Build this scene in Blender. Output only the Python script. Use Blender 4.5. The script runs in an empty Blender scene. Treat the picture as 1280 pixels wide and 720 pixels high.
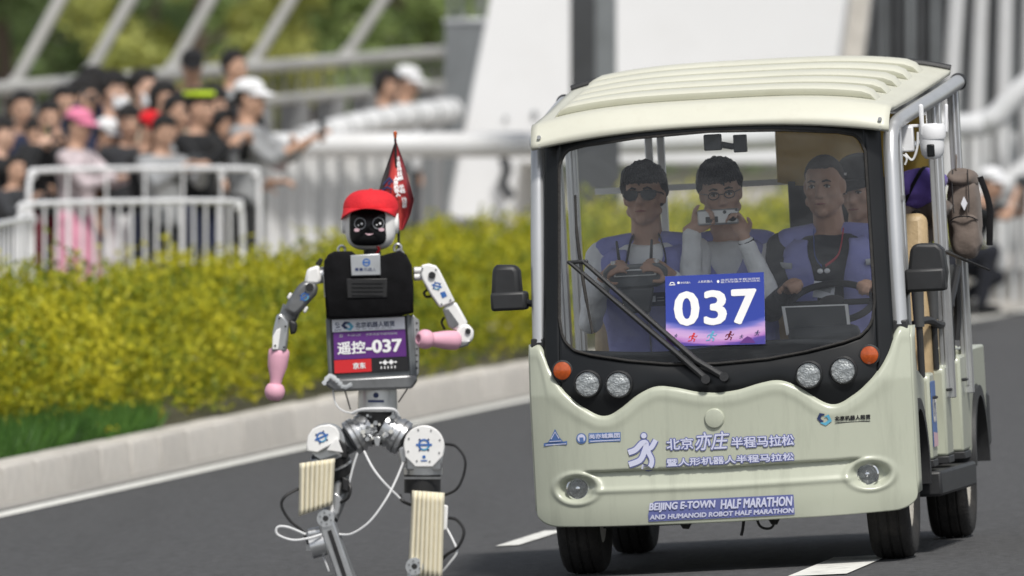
import bpy, bmesh, math, random
from mathutils import Vector as V, Matrix as MX, noise as NZ
random.seed(7)
sc = bpy.context.scene
COL = sc.collection
R = math.radians
# ------------------------------------------------------------------ camera
FPX, CXP, HYP, CAMH = 14700.0, 640.0, 70.0, 2.0      # long telephoto, horizon row, eye height
cam_d = bpy.data.cameras.new('camera')
cam = bpy.data.objects.new('camera', cam_d); COL.objects.link(cam)
cam.location = (0, 0, CAMH); cam.rotation_euler = (R(90), 0, 0)
cam_d.sensor_width = 36; cam_d.lens = FPX / 1280 * 36
cam_d.shift_y = -(360 - HYP) / 1280
cam_d.clip_start = 1; cam_d.clip_end = 6000
cam_d.dof.use_dof = True; cam_d.dof.focus_distance = 44.8; cam_d.dof.aperture_fstop = 5.2
sc.camera = cam
# ------------------------------------------------------------------ sky, sun, exposure
SUN_EL, SUN_AZ = R(56), R(163)                        # azimuth clockwise from +Y (view direction)
world = bpy.data.worlds.new('World'); sc.world = world; world.use_nodes = True
wn = world.node_tree; wn.nodes.clear()
sky = wn.nodes.new('ShaderNodeTexSky'); sky.sky_type = 'NISHITA'; sky.sun_disc = False
sky.sun_elevation = SUN_EL; sky.sun_rotation = SUN_AZ
sky.air_density = 1.0; sky.dust_density = 1.6; sky.ozone_density = 1.0
hs = wn.nodes.new('ShaderNodeHueSaturation'); hs.inputs['Saturation'].default_value = 0.35
bg = wn.nodes.new('ShaderNodeBackground'); bg.inputs['Strength'].default_value = 0.092
wo = wn.nodes.new('ShaderNodeOutputWorld')
wn.links.new(sky.outputs[0], hs.inputs['Color']); wn.links.new(hs.outputs[0], bg.inputs[0]); wn.links.new(bg.outputs[0], wo.inputs[0])
sun_d = bpy.data.lights.new('sun', 'SUN'); sun_d.energy = 3.0; sun_d.angle = R(8); sun_d.color = (1, .96, .9)
sun = bpy.data.objects.new('sun', sun_d); COL.objects.link(sun)
_sd = V((math.sin(SUN_AZ) * math.cos(SUN_EL), math.cos(SUN_AZ) * math.cos(SUN_EL), math.sin(SUN_EL)))
sun.rotation_euler = _sd.to_track_quat('Z', 'Y').to_euler()
sun.location = _sd * 60
sc.view_settings.view_transform = 'Standard'; sc.view_settings.look = 'None'
sc.view_settings.gamma = 1; sc.view_settings.use_curve_mapping = False
sc.view_settings.exposure = 0.28
sc.cycles.use_denoising = True
sc.cycles.max_bounces = 10; sc.cycles.transparent_max_bounces = 24
sc.cycles.sample_clamp_indirect = 8

# ------------------------------------------------------------------ helpers
def at(px, py, D):
    "a point seen at a photo pixel, D metres away"
    return V(((px - CXP) / FPX * D, D, CAMH - (py - HYP) / FPX * D))

def tag(o, label=None, cat=None, group=None, kind=None):
    for k, v in (('label', label), ('category', cat), ('group', group), ('kind', kind)):
        if v: o[k] = v
    return o

def wmat(o):
    m = o.matrix_basis.copy()
    return (wmat(o.parent) @ o.matrix_parent_inverse @ m) if o.parent else m

def empty(name, M, label=None, cat=None, group=None):
    o = bpy.data.objects.new(name, None); COL.objects.link(o)
    o.matrix_basis = M if isinstance(M, MX) else MX.Translation(M)
    o.empty_display_size = .1
    return tag(o, label, cat, group)

class MB:
    def __init__(s): s.v = []; s.f = []
    def add(s, vs, fs):
        n = len(s.v); s.v += [V(p) for p in vs]; s.f += [tuple(i + n for i in f) for f in fs]; return s
    def box(s, c, d, rot=None):
        c = V(c); x, y, z = d[0] / 2, d[1] / 2, d[2] / 2
        P = [V((a * x, b * y, e * z)) for a in (-1, 1) for b in (-1, 1) for e in (-1, 1)]
        if rot is not None: P = [rot @ p for p in P]
        return s.add([c + p for p in P], [(0, 1, 3, 2), (4, 6, 7, 5), (0, 4, 5, 1), (2, 3, 7, 6), (0, 2, 6, 4), (1, 5, 7, 3)])
    def ring(s, pts_list, cap0=True, cap1=True, closed=False):
        "loft through rings of equal length"
        n = len(pts_list[0]); vs = [p for r in pts_list for p in r]; fs = []
        m = len(pts_list)
        for i in range(m if closed else m - 1):
            a, b = i * n, ((i + 1) % m) * n
            for j in range(n): k = (j + 1) % n; fs.append((a + j, a + k, b + k, b + j))
        if not closed:
            if cap0: fs.append(tuple(range(n - 1, -1, -1)))
            if cap1: fs.append(tuple(range((m - 1) * n, m * n)))
        return s.add(vs, fs)
    def cyl(s, a, b, r0, r1=None, n=16):
        return s.tube([a, b], [r0, r0 if r1 is None else r1], n)
    def tube(s, path, r, n=8, closed=False, flat=1.0, up=None):
        P = [V(p) for p in path]; m = len(P)
        rr = r if isinstance(r, (list, tuple)) else [r] * m
        T = []
        for i in range(m):
            if closed: t = P[(i + 1) % m] - P[i - 1]
            else: t = P[min(i + 1, m - 1)] - P[max(i - 1, 0)]
            T.append(t.normalized())
        u = V(up) if up else (V((0, 0, 1)) if abs(T[0].z) < .9 else V((1, 0, 0)))
        rings = []
        for i in range(m):
            u = (u - T[i] * u.dot(T[i]))
            if u.length < 1e-6: u = T[i].orthogonal()
            u.normalize(); w = T[i].cross(u)
            rings.append([P[i] + (u * math.cos(6.28318 * k / n) + w * math.sin(6.28318 * k / n) * flat) * rr[i] for k in range(n)])
        return s.ring(rings, closed=closed)
    def cap(s, a, b, r0, r1=None, n=10):
        "tapered capsule"
        a, b = V(a), V(b); r1 = r0 if r1 is None else r1
        t = (b - a)
        if t.length < 1e-6: t = V((0, 0, 1e-4))
        t.normalize(); P = []; rr = []
        for k in range(4): q = math.pi / 2 * (1 - k / 4); P.append(a - t * r0 * math.sin(q)); rr.append(max(r0 * math.cos(q), r0 * .08))
        P += [a, b]; rr += [r0, r1]
        for k in range(1, 5): q = math.pi / 2 * k / 4; P.append(b + t * r1 * math.sin(q)); rr.append(max(r1 * math.cos(q), r1 * .08))
        u = t.orthogonal().normalized(); w = t.cross(u)
        return s.ring([[p + (u * math.cos(6.28318 * k / n) + w * math.sin(6.28318 * k / n)) * q for k in range(n)] for p, q in zip(P, rr)])
    def ell(s, c, r, rot=None, nu=16, nv=10):
        c = V(c); rings = []
        if not isinstance(r, (tuple, list)): r = (r, r, r)
        for i in range(nv + 1):
            ph = -math.pi / 2 + math.pi * i / nv; cc = max(math.cos(ph), .02)
            row = []
            for j in range(nu):
                p = V((r[0] * cc * math.cos(6.28318 * j / nu), r[1] * cc * math.sin(6.28318 * j / nu), r[2] * math.sin(ph)))
                row.append(c + (rot @ p if rot is not None else p))
            rings.append(row)
        return s.ring(rings)
    def grid(s, fn, us, vs, closeu=False):
        n, m = len(us), len(vs)
        P = [fn(u, v) for v in vs for u in us]; F = []
        for j in range(m - 1):
            for i in range(n if closeu else n - 1):
                k = (i + 1) % n
                F.append((j * n + i, j * n + k, (j + 1) * n + k, (j + 1) * n + i))
        return s.add(P, F)
    def lathe(s, prof, o, axis, n=24, closed=False):
        "profile of (radius, height along axis)"
        o = V(o); t = V(axis).normalized(); u = t.orthogonal().normalized(); w = t.cross(u)
        return s.ring([[o + t * h + (u * math.cos(6.28318 * k / n) + w * math.sin(6.28318 * k / n)) * max(r, 1e-4) for k in range(n)] for r, h in prof], closed=closed)
    def prism(s, poly, fn, w0, w1):
        "2-D outline extruded from w0 to w1 through fn(u, v, w)"
        n = len(poly)
        vs = [fn(u, v, w0) for u, v in poly] + [fn(u, v, w1) for u, v in poly]
        fs = [tuple(range(n - 1, -1, -1)), tuple(range(n, 2 * n))] + [(i, (i + 1) % n, n + (i + 1) % n, n + i) for i in range(n)]
        return s.add(vs, fs)
    def tri2(s, data, fn):
        "flat print: 2-D triangles mapped to a surface"
        vs, fs = data
        return s.add([fn(x, y) for x, y in vs], fs)
    def mesh(s, name):
        me = bpy.data.meshes.new(name); me.from_pydata([p[:] for p in s.v], [], s.f); me.update(); return me
    def build(s, name, mat, parent=None, smooth=True, bev=0, world=False, solid=0, sub=0, angle=35, fix=True, remesh=0, smit=0, seg=2):
        me = s.mesh(name)
        if fix:
            bm = bmesh.new(); bm.from_mesh(me); bmesh.ops.recalc_face_normals(bm, faces=bm.faces); bm.to_mesh(me); bm.free()
        o = bpy.data.objects.new(name, me); COL.objects.link(o)
        if mat is not None: me.materials.append(M[mat] if isinstance(mat, str) else mat)
        if parent is not None:
            o.parent = parent
            if world: o.matrix_parent_inverse = wmat(parent).inverted()
        if remesh:
            m = o.modifiers.new('r', 'REMESH'); m.mode = 'VOXEL'; m.voxel_size = remesh; m.use_smooth_shade = True
            if smit: m = o.modifiers.new('s', 'SMOOTH'); m.iterations = smit; m.factor = .5
        if solid: m = o.modifiers.new('t', 'SOLIDIFY'); m.thickness = solid; m.offset = 0
        if bev:
            m = o.modifiers.new('b', 'BEVEL'); m.width = bev; m.segments = seg; m.limit_method = 'ANGLE'; m.angle_limit = R(40)
        if sub: m = o.modifiers.new('u', 'SUBSURF'); m.levels = sub; m.render_levels = sub
        if smooth and not remesh:
            for p in me.polygons: p.use_smooth = True
            if angle < 180: me.set_sharp_from_angle(angle=R(angle))
        return o

def strip(pts, per=8, closed=False):
    "Catmull-Rom through points"
    P = [V(p) for p in pts]; out = []; n = len(P)
    for i in range(n if closed else n - 1):
        if closed: a, b, c, d = P[i - 1], P[i], P[(i + 1) % n], P[(i + 2) % n]
        else: a, b, c, d = P[max(i - 1, 0)], P[i], P[i + 1], P[min(i + 2, n - 1)]
        for k in range(per):
            t = k / per
            out.append(.5 * ((2 * b) + (c - a) * t + (2 * a - 5 * b + 4 * c - d) * t * t + (3 * b - a - 3 * c + d) * t ** 3))
    if not closed: out.append(P[-1])
    return out

def interp(tab, x):
    if x <= tab[0][0]: return tab[0][1]
    for (a, b), (c, d) in zip(tab, tab[1:]):
        if x <= c: return b + (d - b) * (x - a) / (c - a)
    return tab[-1][1]

def sstep(a, b, x):
    t = min(max((x - a) / (b - a), 0), 1); return t * t * (3 - 2 * t)

def lin(a, b, n): return [a + (b - a) * i / (n - 1) for i in range(n)]

# ------------------------------------------------------------------ materials
M = {}
def mat(name, col, rough=.5, metal=0, var=0, scale=6, bump=0, bscale=80, coat=0, spec=.5, sheen=0, emit=None, dirt=0, dcol=(.12, .1, .08), dscale=3, dmap=None):
    m = bpy.data.materials.new(name); m.use_nodes = True; nt = m.node_tree; L = nt.links
    b = nt.nodes['Principled BSDF']; tc = nt.nodes.new('ShaderNodeTexCoord')
    b.inputs['Roughness'].default_value = rough; b.inputs['Metallic'].default_value = metal
    b.inputs['Coat Weight'].default_value = coat; b.inputs['Coat Roughness'].default_value = .15
    b.inputs['Specular IOR Level'].default_value = spec
    if sheen: b.inputs['Sheen Weight'].default_value = sheen
    b.inputs['Base Color'].default_value = (*col, 1)
    out = None
    if var:
        n = nt.nodes.new('ShaderNodeTexNoise'); n.inputs['Scale'].default_value = scale; n.inputs['Detail'].default_value = 6; n.inputs['Roughness'].default_value = .62
        L.new(tc.outputs['Object'], n.inputs['Vector'])
        r = nt.nodes.new('ShaderNodeValToRGB'); r.color_ramp.elements[0].position = .28; r.color_ramp.elements[1].position = .72
        r.color_ramp.elements[0].color = (*[max(c * (1 - var), 0) for c in col], 1)
        r.color_ramp.elements[1].color = (*[min(c * (1 + var), 1) for c in col], 1)
        L.new(n.outputs['Fac'], r.inputs['Fac']); out = r.outputs['Color']
    if dirt:
        n = nt.nodes.new('ShaderNodeTexNoise'); n.inputs['Scale'].default_value = dscale; n.inputs['Detail'].default_value = 8; n.inputs['Roughness'].default_value = .7
        if dmap:
            mp = nt.nodes.new('ShaderNodeMapping'); mp.inputs['Scale'].default_value = dmap[0]; mp.inputs['Rotation'].default_value = (0, 0, dmap[1]); L.new(tc.outputs['Object'], mp.inputs[0]); L.new(mp.outputs[0], n.inputs['Vector'])
        else: L.new(tc.outputs['Object'], n.inputs['Vector'])
        r = nt.nodes.new('ShaderNodeMapRange'); r.inputs[1].default_value = .5; r.inputs[2].default_value = .8; r.inputs[3].default_value = 0; r.inputs[4].default_value = dirt
        L.new(n.outputs['Fac'], r.inputs[0])
        x = nt.nodes.new('ShaderNodeMixRGB'); x.inputs[2].default_value = (*dcol, 1)
        if out: L.new(out, x.inputs[1])
        else: x.inputs[1].default_value = (*col, 1)
        L.new(r.outputs[0], x.inputs[0]); out = x.outputs[0]
    if out: L.new(out, b.inputs['Base Color'])
    if bump:
        n = nt.nodes.new('ShaderNodeTexNoise'); n.inputs['Scale'].default_value = bscale; n.inputs['Detail'].default_value = 5
        L.new(tc.outputs['Object'], n.inputs['Vector'])
        k = nt.nodes.new('ShaderNodeBump'); k.inputs['Strength'].default_value = bump; k.inputs['Distance'].default_value = .02
        L.new(n.outputs['Fac'], k.inputs['Height']); L.new(k.outputs[0], b.inputs['Normal'])
    M[name] = m
    return m

def glass(name, tint=(.9, .93, .93), refl=1.0, rough=.02, haze=.06, hcol=(.5, .53, .55), film=0):
    "thin pane: clear, mirror by Fresnel, a little dust film"
    m = bpy.data.materials.new(name); m.use_nodes = True; nt = m.node_tree; nt.nodes.clear(); L = nt.links
    tr = nt.nodes.new('ShaderNodeBsdfTransparent'); tr.inputs[0].default_value = (*tint, 1)
    gl = nt.nodes.new('ShaderNodeBsdfGlossy'); gl.inputs['Roughness'].default_value = rough
    df = nt.nodes.new('ShaderNodeBsdfDiffuse'); df.inputs[0].default_value = (*hcol, 1)
    fr = nt.nodes.new('ShaderNodeFresnel'); fr.inputs['IOR'].default_value = 1.52
    mu = nt.nodes.new('ShaderNodeMath'); mu.operation = 'MULTIPLY'; mu.inputs[1].default_value = refl; mu.use_clamp = True
    a = nt.nodes.new('ShaderNodeMixShader'); b = nt.nodes.new('ShaderNodeMixShader'); b.inputs[0].default_value = haze
    if film:                                                     # smears and dust with a shape of their own
        tc = nt.nodes.new('ShaderNodeTexCoord'); mp = nt.nodes.new('ShaderNodeMapping'); mp.inputs['Scale'].default_value = (1.3, 1, 2.6); mp.inputs['Rotation'].default_value = (0, .5, 0)
        n = nt.nodes.new('ShaderNodeTexNoise'); n.inputs['Scale'].default_value = 2.2; n.inputs['Detail'].default_value = 9; n.inputs['Roughness'].default_value = .68; n.inputs['Distortion'].default_value = .8
        mr = nt.nodes.new('ShaderNodeMapRange'); mr.inputs[1].default_value = .42; mr.inputs[2].default_value = .75; mr.inputs[3].default_value = haze * .3; mr.inputs[4].default_value = film
        L.new(tc.outputs['Object'], mp.inputs[0]); L.new(mp.outputs[0], n.inputs['Vector']); L.new(n.outputs['Fac'], mr.inputs[0]); L.new(mr.outputs[0], b.inputs[0])
    o = nt.nodes.new('ShaderNodeOutputMaterial')
    L.new(fr.outputs[0], mu.inputs[0]); L.new(mu.outputs[0], a.inputs[0]); L.new(tr.outputs[0], a.inputs[1]); L.new(gl.outputs[0], a.inputs[2])
    L.new(a.outputs[0], b.inputs[1]); L.new(df.outputs[0], b.inputs[2]); L.new(b.outputs[0], o.inputs[0])
    M[name] = m

_tc = {}
def text2(s, w, h, x0=0, y0=0, bold=0.0, shear=0.0):
    "glyph triangles of a line of writing fitted in a box w x h whose lower left corner is (x0, y0)"
    c = bpy.data.curves.new('glyphs', 'FONT'); c.body = s; c.size = 1; c.resolution_u = 3; c.offset = bold; c.shear = shear
    o = bpy.data.objects.new('glyphs', c); COL.objects.link(o)
    ev = o.evaluated_get(bpy.context.evaluated_depsgraph_get()); me = ev.to_mesh()
    vs = [(p.co.x, p.co.y) for p in me.vertices]; fs = [tuple(p.vertices) for p in me.polygons]
    ev.to_mesh_clear(); bpy.data.objects.remove(o); bpy.data.curves.remove(c)
    xa, xb = min(p[0] for p in vs), max(p[0] for p in vs); ya, yb = min(p[1] for p in vs), max(p[1] for p in vs)
    return [(x0 + (p[0] - xa) / (xb - xa) * w, y0 + (p[1] - ya) / (yb - ya) * h) for p in vs], fs

def poly2(pts):
    return [tuple(p) for p in pts], [tuple(range(len(pts)))]

def disc2(cx, cy, r, n=20, ry=None):
    return [(cx + r * math.cos(6.28318 * k / n), cy + (ry or r) * math.sin(6.28318 * k / n)) for k in range(n)], [tuple(range(n))]

def band2(pts, w):
    "thick 2-D polyline; w scalar or list"
    P = [V((*p, 0)) for p in pts]; n = len(P); vs = []
    for i in range(n):
        t = (P[min(i + 1, n - 1)] - P[max(i - 1, 0)]).normalized(); q = V((-t.y, t.x, 0)); ww = (w[i] if isinstance(w, (list, tuple)) else w) / 2
        a, b = P[i] + q * ww, P[i] - q * ww; vs += [(a.x, a.y), (b.x, b.y)]
    return vs, [(2 * i, 2 * i + 1, 2 * i + 3, 2 * i + 2) for i in range(n - 1)]

def arc2(cx, cy, r, a0, a1, w, n=16, ry=None):
    return band2([(cx + r * math.cos(R(a0 + (a1 - a0) * k / n)), cy + (ry or r) * math.sin(R(a0 + (a1 - a0) * k / n))) for k in range(n + 1)], w)
# ================================================================== SETTING
PSI, BETA = R(7.5), R(3.1)                            # heading of the road, banking of the curve
OX, OY, OZ = .842, 46.0, -.016
CP, SP = math.cos(PSI), math.sin(PSI)
def et(x, y): return (x - OX) * CP - (y - OY) * SP, (x - OX) * SP + (y - OY) * CP
def bank(e): return OZ + math.tan(BETA) * min(max(e, -5.33), 9)
def rd(e, t, dz=0): return V((OX + e * CP + t * SP, OY - e * SP + t * CP, bank(e) + dz))
def ek(t): return -5.33 + .055 * (math.log(1 + math.exp(min((t - 34) / 3, 40))) * 3)
KT = bank(-5.33) + .2                                # top of the kerb, level of bed and pavement

mat('asphalt', (.084, .085, .088), .86, var=.42, scale=24, bump=.8, bscale=90, dirt=.6, dcol=(.055, .055, .056), dscale=1.0, dmap=((2.2, .10, 1), PSI), spec=.3)
mat('earth', (.09, .085, .05), .95, var=.4, scale=2, bump=.6, bscale=30)
mat('road_paint', (.72, .72, .68), .7, var=.12, scale=14, dirt=.75, dcol=(.2, .2, .19), dscale=9)
mat('kerb_stone', (.53, .505, .465), .85, var=.16, scale=5, bump=.35, bscale=60, dirt=.45, dcol=(.26, .23, .19), dscale=4)
_nt = M['kerb_stone'].node_tree; _b = _nt.nodes['Principled BSDF']; _src = _b.inputs['Base Color'].links[0].from_socket      # each stone its own tone
_oi = _nt.nodes.new('ShaderNodeObjectInfo'); _mr = _nt.nodes.new('ShaderNodeMapRange'); _mr.inputs[3].default_value = .88; _mr.inputs[4].default_value = 1.03; _nt.links.new(_oi.outputs['Random'], _mr.inputs[0])
_mx = _nt.nodes.new('ShaderNodeVectorMath'); _mx.operation = 'SCALE'; _nt.links.new(_src, _mx.inputs[0]); _nt.links.new(_mr.outputs[0], _mx.inputs['Scale']); _nt.links.new(_mx.outputs[0], _b.inputs['Base Color'])
mat('gutter', (.3, .29, .27), .9, var=.2, scale=5, bump=.4, bscale=50)
mat('pavement', (.40, .37, .33), .85, var=.14, scale=1.2, bump=.2, bscale=30, dirt=.4, dcol=(.25, .22, .19), dscale=.6)
mat('white_steel', (.60, .61, .62), .42, var=.05, scale=3, dirt=.5, dcol=(.5, .48, .45), dscale=2.5)
mat('white_tower', (.73, .74, .755), .5, var=.03, scale=.8, dirt=.25, dcol=(.55, .54, .52), dscale=1.5)
mat('galvanised', (.5, .52, .54), .38, metal=.6, var=.15, scale=8)
mat('barrier_steel', (.80, .81, .83), .35, metal=.1, var=.1, scale=8)
mat('grey_steel', (.20, .215, .225), .45, metal=.3, var=.15, scale=3)
mat('dark_steel', (.045, .048, .052), .45, var=.2, scale=3)
mat('parapet', (.19, .195, .20), .8, var=.15, scale=2)
mat('parapet_rail', (.40, .40, .385), .7, var=.1, scale=3)
mat('bark', (.10, .075, .055), .9, var=.3, scale=9, bump=.6, bscale=20)

def leafmat(name, cols, rough=.55, trans=.3, nscale=1.2):
    m = bpy.data.materials.new(name); m.use_nodes = True; nt = m.node_tree; L = nt.links
    b = nt.nodes['Principled BSDF']; b.inputs['Roughness'].default_value = rough; b.inputs['Specular IOR Level'].default_value = .3
    g = nt.nodes.new('ShaderNodeNewGeometry'); tc = nt.nodes.new('ShaderNodeTexCoord')
    n = nt.nodes.new('ShaderNodeTexNoise'); n.inputs['Scale'].default_value = nscale; n.inputs['Detail'].default_value = 3
    L.new(tc.outputs['Object'], n.inputs['Vector'])
    a = nt.nodes.new('ShaderNodeMath'); a.operation = 'MULTIPLY_ADD'; a.inputs[1].default_value = .5; L.new(g.outputs['Random Per Island'], a.inputs[0])
    c = nt.nodes.new('ShaderNodeMath'); c.operation = 'MULTIPLY_ADD'; c.inputs[1].default_value = 1.6; c.inputs[2].default_value = -.55; L.new(n.outputs['Fac'], c.inputs[0]); L.new(c.outputs[0], a.inputs[2])
    r = nt.nodes.new('ShaderNodeValToRGB'); e = r.color_ramp.elements
    for i, q in enumerate(cols):
        p = i / (len(cols) - 1)
        if i == 0: e[0].position = 0; x = e[0]
        elif i == len(cols) - 1: x = e[-1]; x.position = 1
        else: x = e.new(p)
        x.color = (*q, 1)
    L.new(a.outputs[0], r.inputs['Fac']); L.new(r.outputs[0], b.inputs['Base Color'])
    t = nt.nodes.new('ShaderNodeBsdfTranslucent'); L.new(r.outputs[0], t.inputs[0])
    x = nt.nodes.new('ShaderNodeMixShader'); x.inputs[0].default_value = trans
    L.new(b.outputs[0], x.inputs[1]); L.new(t.outputs[0], x.inputs[2]); L.new(x.outputs[0], nt.nodes['Material Output'].inputs[0])
    M[name] = m
leafmat('shrub_leaf', [(.04, .085, .012), (.15, .21, .018), (.36, .36, .02), (.52, .48, .025), (.60, .55, .04)])
leafmat('grass_blade', [(.035, .09, .018), (.07, .17, .03), (.12, .24, .045)])
leafmat('tree_leaf_dark', [(.10, .15, .06), (.15, .22, .085), (.20, .27, .11)])
leafmat('tree_leaf_mid', [(.15, .21, .075), (.22, .30, .10), (.29, .36, .13)])
leafmat('tree_leaf_yellow', [(.24, .28, .08), (.36, .38, .10), (.44, .44, .13)])

# ground to the horizon, following the banked road under it
us = [-3000, -900, -300, -120, -60, -30, -15, -8, -5.33, -2, 0, 2, 4, 9, 20, 60, 200, 900, 3000]
vs = [-3000, -800, -200, -60, -30, -10, 0, 15, 30, 60, 100, 160, 300, 800, 3000]
tag(MB().grid(lambda e, t: rd(e, t, -.012), us, vs).build('ground', 'earth'), kind='structure')
tag(MB().grid(lambda a, t: rd(ek(t) + .02 + a * (9 - ek(t)), t), lin(0, 1, 12), [-70, -40, -10] + lin(0, 90, 40) + [140, 220]).build('road', 'asphalt'), kind='structure')
def along(name, m, e0, e1, t0, t1, dz, n=60):
    return tag(MB().grid(lambda a, t: rd(ek(t) + e0 + a * (e1 - e0), t, dz), [0, 1], lin(t0, t1, n)).build(name, m), kind='structure')
along('gutter', 'gutter', .0, .2, -20, 90, .004)
along('edge_line', 'road_paint', .27, .42, -20, 90, .006)
def dash(e, w, t0, t1): return tag(MB().grid(lambda a, t: rd(e + a * w, t, .005), [0, 1], lin(t0, t1, 6)).build('lane_dash', 'road_paint'), kind='structure')
def gpx(px, py):
    "pixel -> (e, t) on the road plane"
    z = 0.
    for _ in range(12):
        D = (CAMH - z) / ((py - HYP) / FPX); x = (px - CXP) / FPX * D; z = bank(et(x, D)[0])
    return et(x, D)
for (a, b, c, d) in (((619, 684), (642, 684), (697, 664), 0), ((984, 722), (1050, 722), (1106, 695), 0)):
    e0, t0 = gpx(*a); e1, _ = gpx(*b); e2, t1 = gpx(*c)
    dash(e0, max(.1, (e1 - e0)), t0, t1)
# planting bed, pavement
bed = MB().grid(lambda a, t: V((*rd(ek(t) - .17 - a * 1.75, t)[:2], KT - .03 + .03 * NZ.noise(V((a * 3, t, 0))))), lin(0, 1, 6), lin(-10, 75, 90))
tag(bed.build('planting_bed', 'earth'), kind='structure')
tag(MB().grid(lambda a, t: V((*rd(ek(t) - 1.88 - a * 40, t)[:2], KT)), [0, .1, .4, 1], lin(-40, 140, 40)).build('pavement', 'pavement'), kind='structure')
# kerb: every stone is a piece
kerb = empty('kerb', rd(ek(20), 20), None); tag(kerb, kind='structure')
proto = None
for i in range(70):
    t = 2 + i * 1.0
    a, b = rd(ek(t) + .0, t), rd(ek(t + 1.0), t + 1.0)
    d = (b - a).normalized(); c = (a + b) / 2
    if proto is None:
        mb = MB(); mb.prism([(-.16, -.1), (.015, -.1), (.0, .17), (-.014, .192), (-.16, .202)], lambda u, v, w: V((u, w, v)), -.489, .489)
        proto = mb.build('kerb_stone', 'kerb_stone', kerb, bev=.008); o = proto
    else:
        o = proto.copy(); COL.objects.link(o)
    o.parent = kerb; o.matrix_parent_inverse = wmat(kerb).inverted()
    o.color = (*[random.uniform(.80, 1.0)] * 3, 1)
    o.matrix_basis = MX.Translation((c.x, c.y, bank(-5.33) + random.uniform(-.004, .004))) @ MX.Rotation(-math.atan2(d.x, d.y) + random.uniform(-.006, .006), 4, 'Z')

# ---------------------------------------------------------------- shrubs and grass (nobody could count them)
def leaf(vs, fs, p, d, L, w, up):
    s = d.cross(up)
    if s.length < 1e-4: s = V((1, 0, 0))
    s.normalize(); n = len(vs); q = p + d * L * .5
    vs += [p[:], (q + s * w)[:], (p + d * L)[:], (q - s * w)[:]]; fs.append((n, n + 1, n + 2, n + 3))
rnd = random.Random(3)
def rdir(zb=.3):
    while 1:
        v = V((rnd.uniform(-1, 1), rnd.uniform(-1, 1), rnd.uniform(-1, 1) + zb))
        if .1 < v.length < 1.4: return v.normalized()
vs_, fs_ = [], []
for k in range(36000):
    t = rnd.uniform(7, 58); a = rnd.random()
    lo = .6 if t < 14 else (.6 - .55 * (t - 14) / 4 if t < 18 else .05)      # grass strip in front at the near end
    off = .14 + lo + a * (1.8 - lo)
    e = ek(t) - off
    
    p0 = rd(e, t); p0.z = KT
    if NZ.noise(V((p0.x * 2.6, p0.y * 1.5, 1))) + .45 * NZ.noise(V((p0.x * 7, p0.y * 4, 4))) < -.16 and rnd.random() < .75: continue
    hh = (.66 + .2 * NZ.noise(V((p0.x * .9, p0.y * .5, 3))) + .24 * NZ.noise(V((p0.x * 3, p0.y * 2, 8))) + (.16 * rnd.random() if rnd.random() < .12 else 0)) * (.72 + .28 * sstep(0, .3, a)) * (1 + .15 * sstep(25, 40, t))
    z = hh * (rnd.random() ** .5) if rnd.random() < .8 else .3 * rnd.random()
    c = p0 + V((0, 0, z)); tw = rdir(.9); Lt = rnd.uniform(.08, .2)
    for q in range(9):
        s = q / 9; b = c + tw * Lt * s
        leaf(vs_, fs_, b, (rdir(.2) + tw * .5).normalized(), rnd.uniform(.024, .062), rnd.uniform(.008, .015), rdir(1.5))
me = bpy.data.meshes.new('shrubs'); me.from_pydata(vs_, [], fs_)
o = bpy.data.objects.new('shrubs', me); COL.objects.link(o); me.materials.append(M['shrub_leaf'])
tag(o, 'low yellow-green leafy shrubs filling the roadside planting bed', 'shrubs', kind='stuff')
vs_, fs_ = [], []
for k in range(30000):
    t = rnd.uniform(3, 20); off = .17 + rnd.random() ** 1.2 * (1.0 if t < 16 else .5); p = rd(ek(t) - off, t); p.z = KT - .03
    d = (V((rnd.gauss(0, .35), rnd.gauss(0, .35), 1))).normalized()
    leaf(vs_, fs_, p, d, rnd.uniform(.10, .24), rnd.uniform(.003, .006), rdir(0))
me = bpy.data.meshes.new('grass'); me.from_pydata(vs_, [], fs_)
o = bpy.data.objects.new('grass', me); COL.objects.link(o); me.materials.append(M['grass_blade'])
tag(o, 'short dark green grass along the kerb in front of the shrubs', 'grass', kind='stuff')

# ---------------------------------------------------------------- crowd barriers
def barrier(name, A, B, h, label, gap=.115, back=.35):
    A, B = V(A), V(B); L = (B - A).length; d = (B - A).normalized()
    r = empty(name, A, label, 'barrier', 'crowd-control barriers by the spectators')
    U = lambda s, z: A + d * s + V((0, 0, z))
    c = .16
    fr = strip([U(0, .06), U(0, h - c), U(c * .3, h - c * .3), U(c, h), U(L - c, h), U(L - c * .3, h - c * .3), U(L, h - c), U(L, .06)], 4)
    MB().tube(fr, .019, 8).build('frame', 'barrier_steel', r, world=True)
    MB().cyl(U(.01, .2), U(L - .01, .2), .014, n=8).build('bottom_rail', 'barrier_steel', r, world=True)
    n = int(L / gap)
    for i in range(1, n):
        MB().cyl(U(L * i / n, .2), U(L * i / n, h - .005), .0085, n=6).build('bar', 'barrier_steel', r, world=True)
    q = V((d.y, -d.x, 0)) * back / 2
    for s in (.25, L - .25): MB().tube([U(s, .2), U(s, .05) + q * .6, U(s, .012) + q], .014, 6).tube([U(s, .2), U(s, .05) - q * .6, U(s, .012) - q], .014, 6).build('foot', 'barrier_steel', r, world=True)
    return r
def onpave(px, D): p = at(px, 0, D); p.z = KT; return p
barrier('crowd_barrier', onpave(24, 77.5), onpave(303, 79), 1.13, 'silver barrier with close bars nearest the shrubs')
barrier('crowd_barrier', onpave(-45, 70.2), onpave(40, 76.6), 1.05, 'silver barrier set at an angle to the others at the grassy end', gap=.42)
barrier('crowd_barrier', onpave(36, 84), onpave(324, 85.2), 1.29, 'taller silver barrier right against the front row of spectators', gap=.30)

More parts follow.
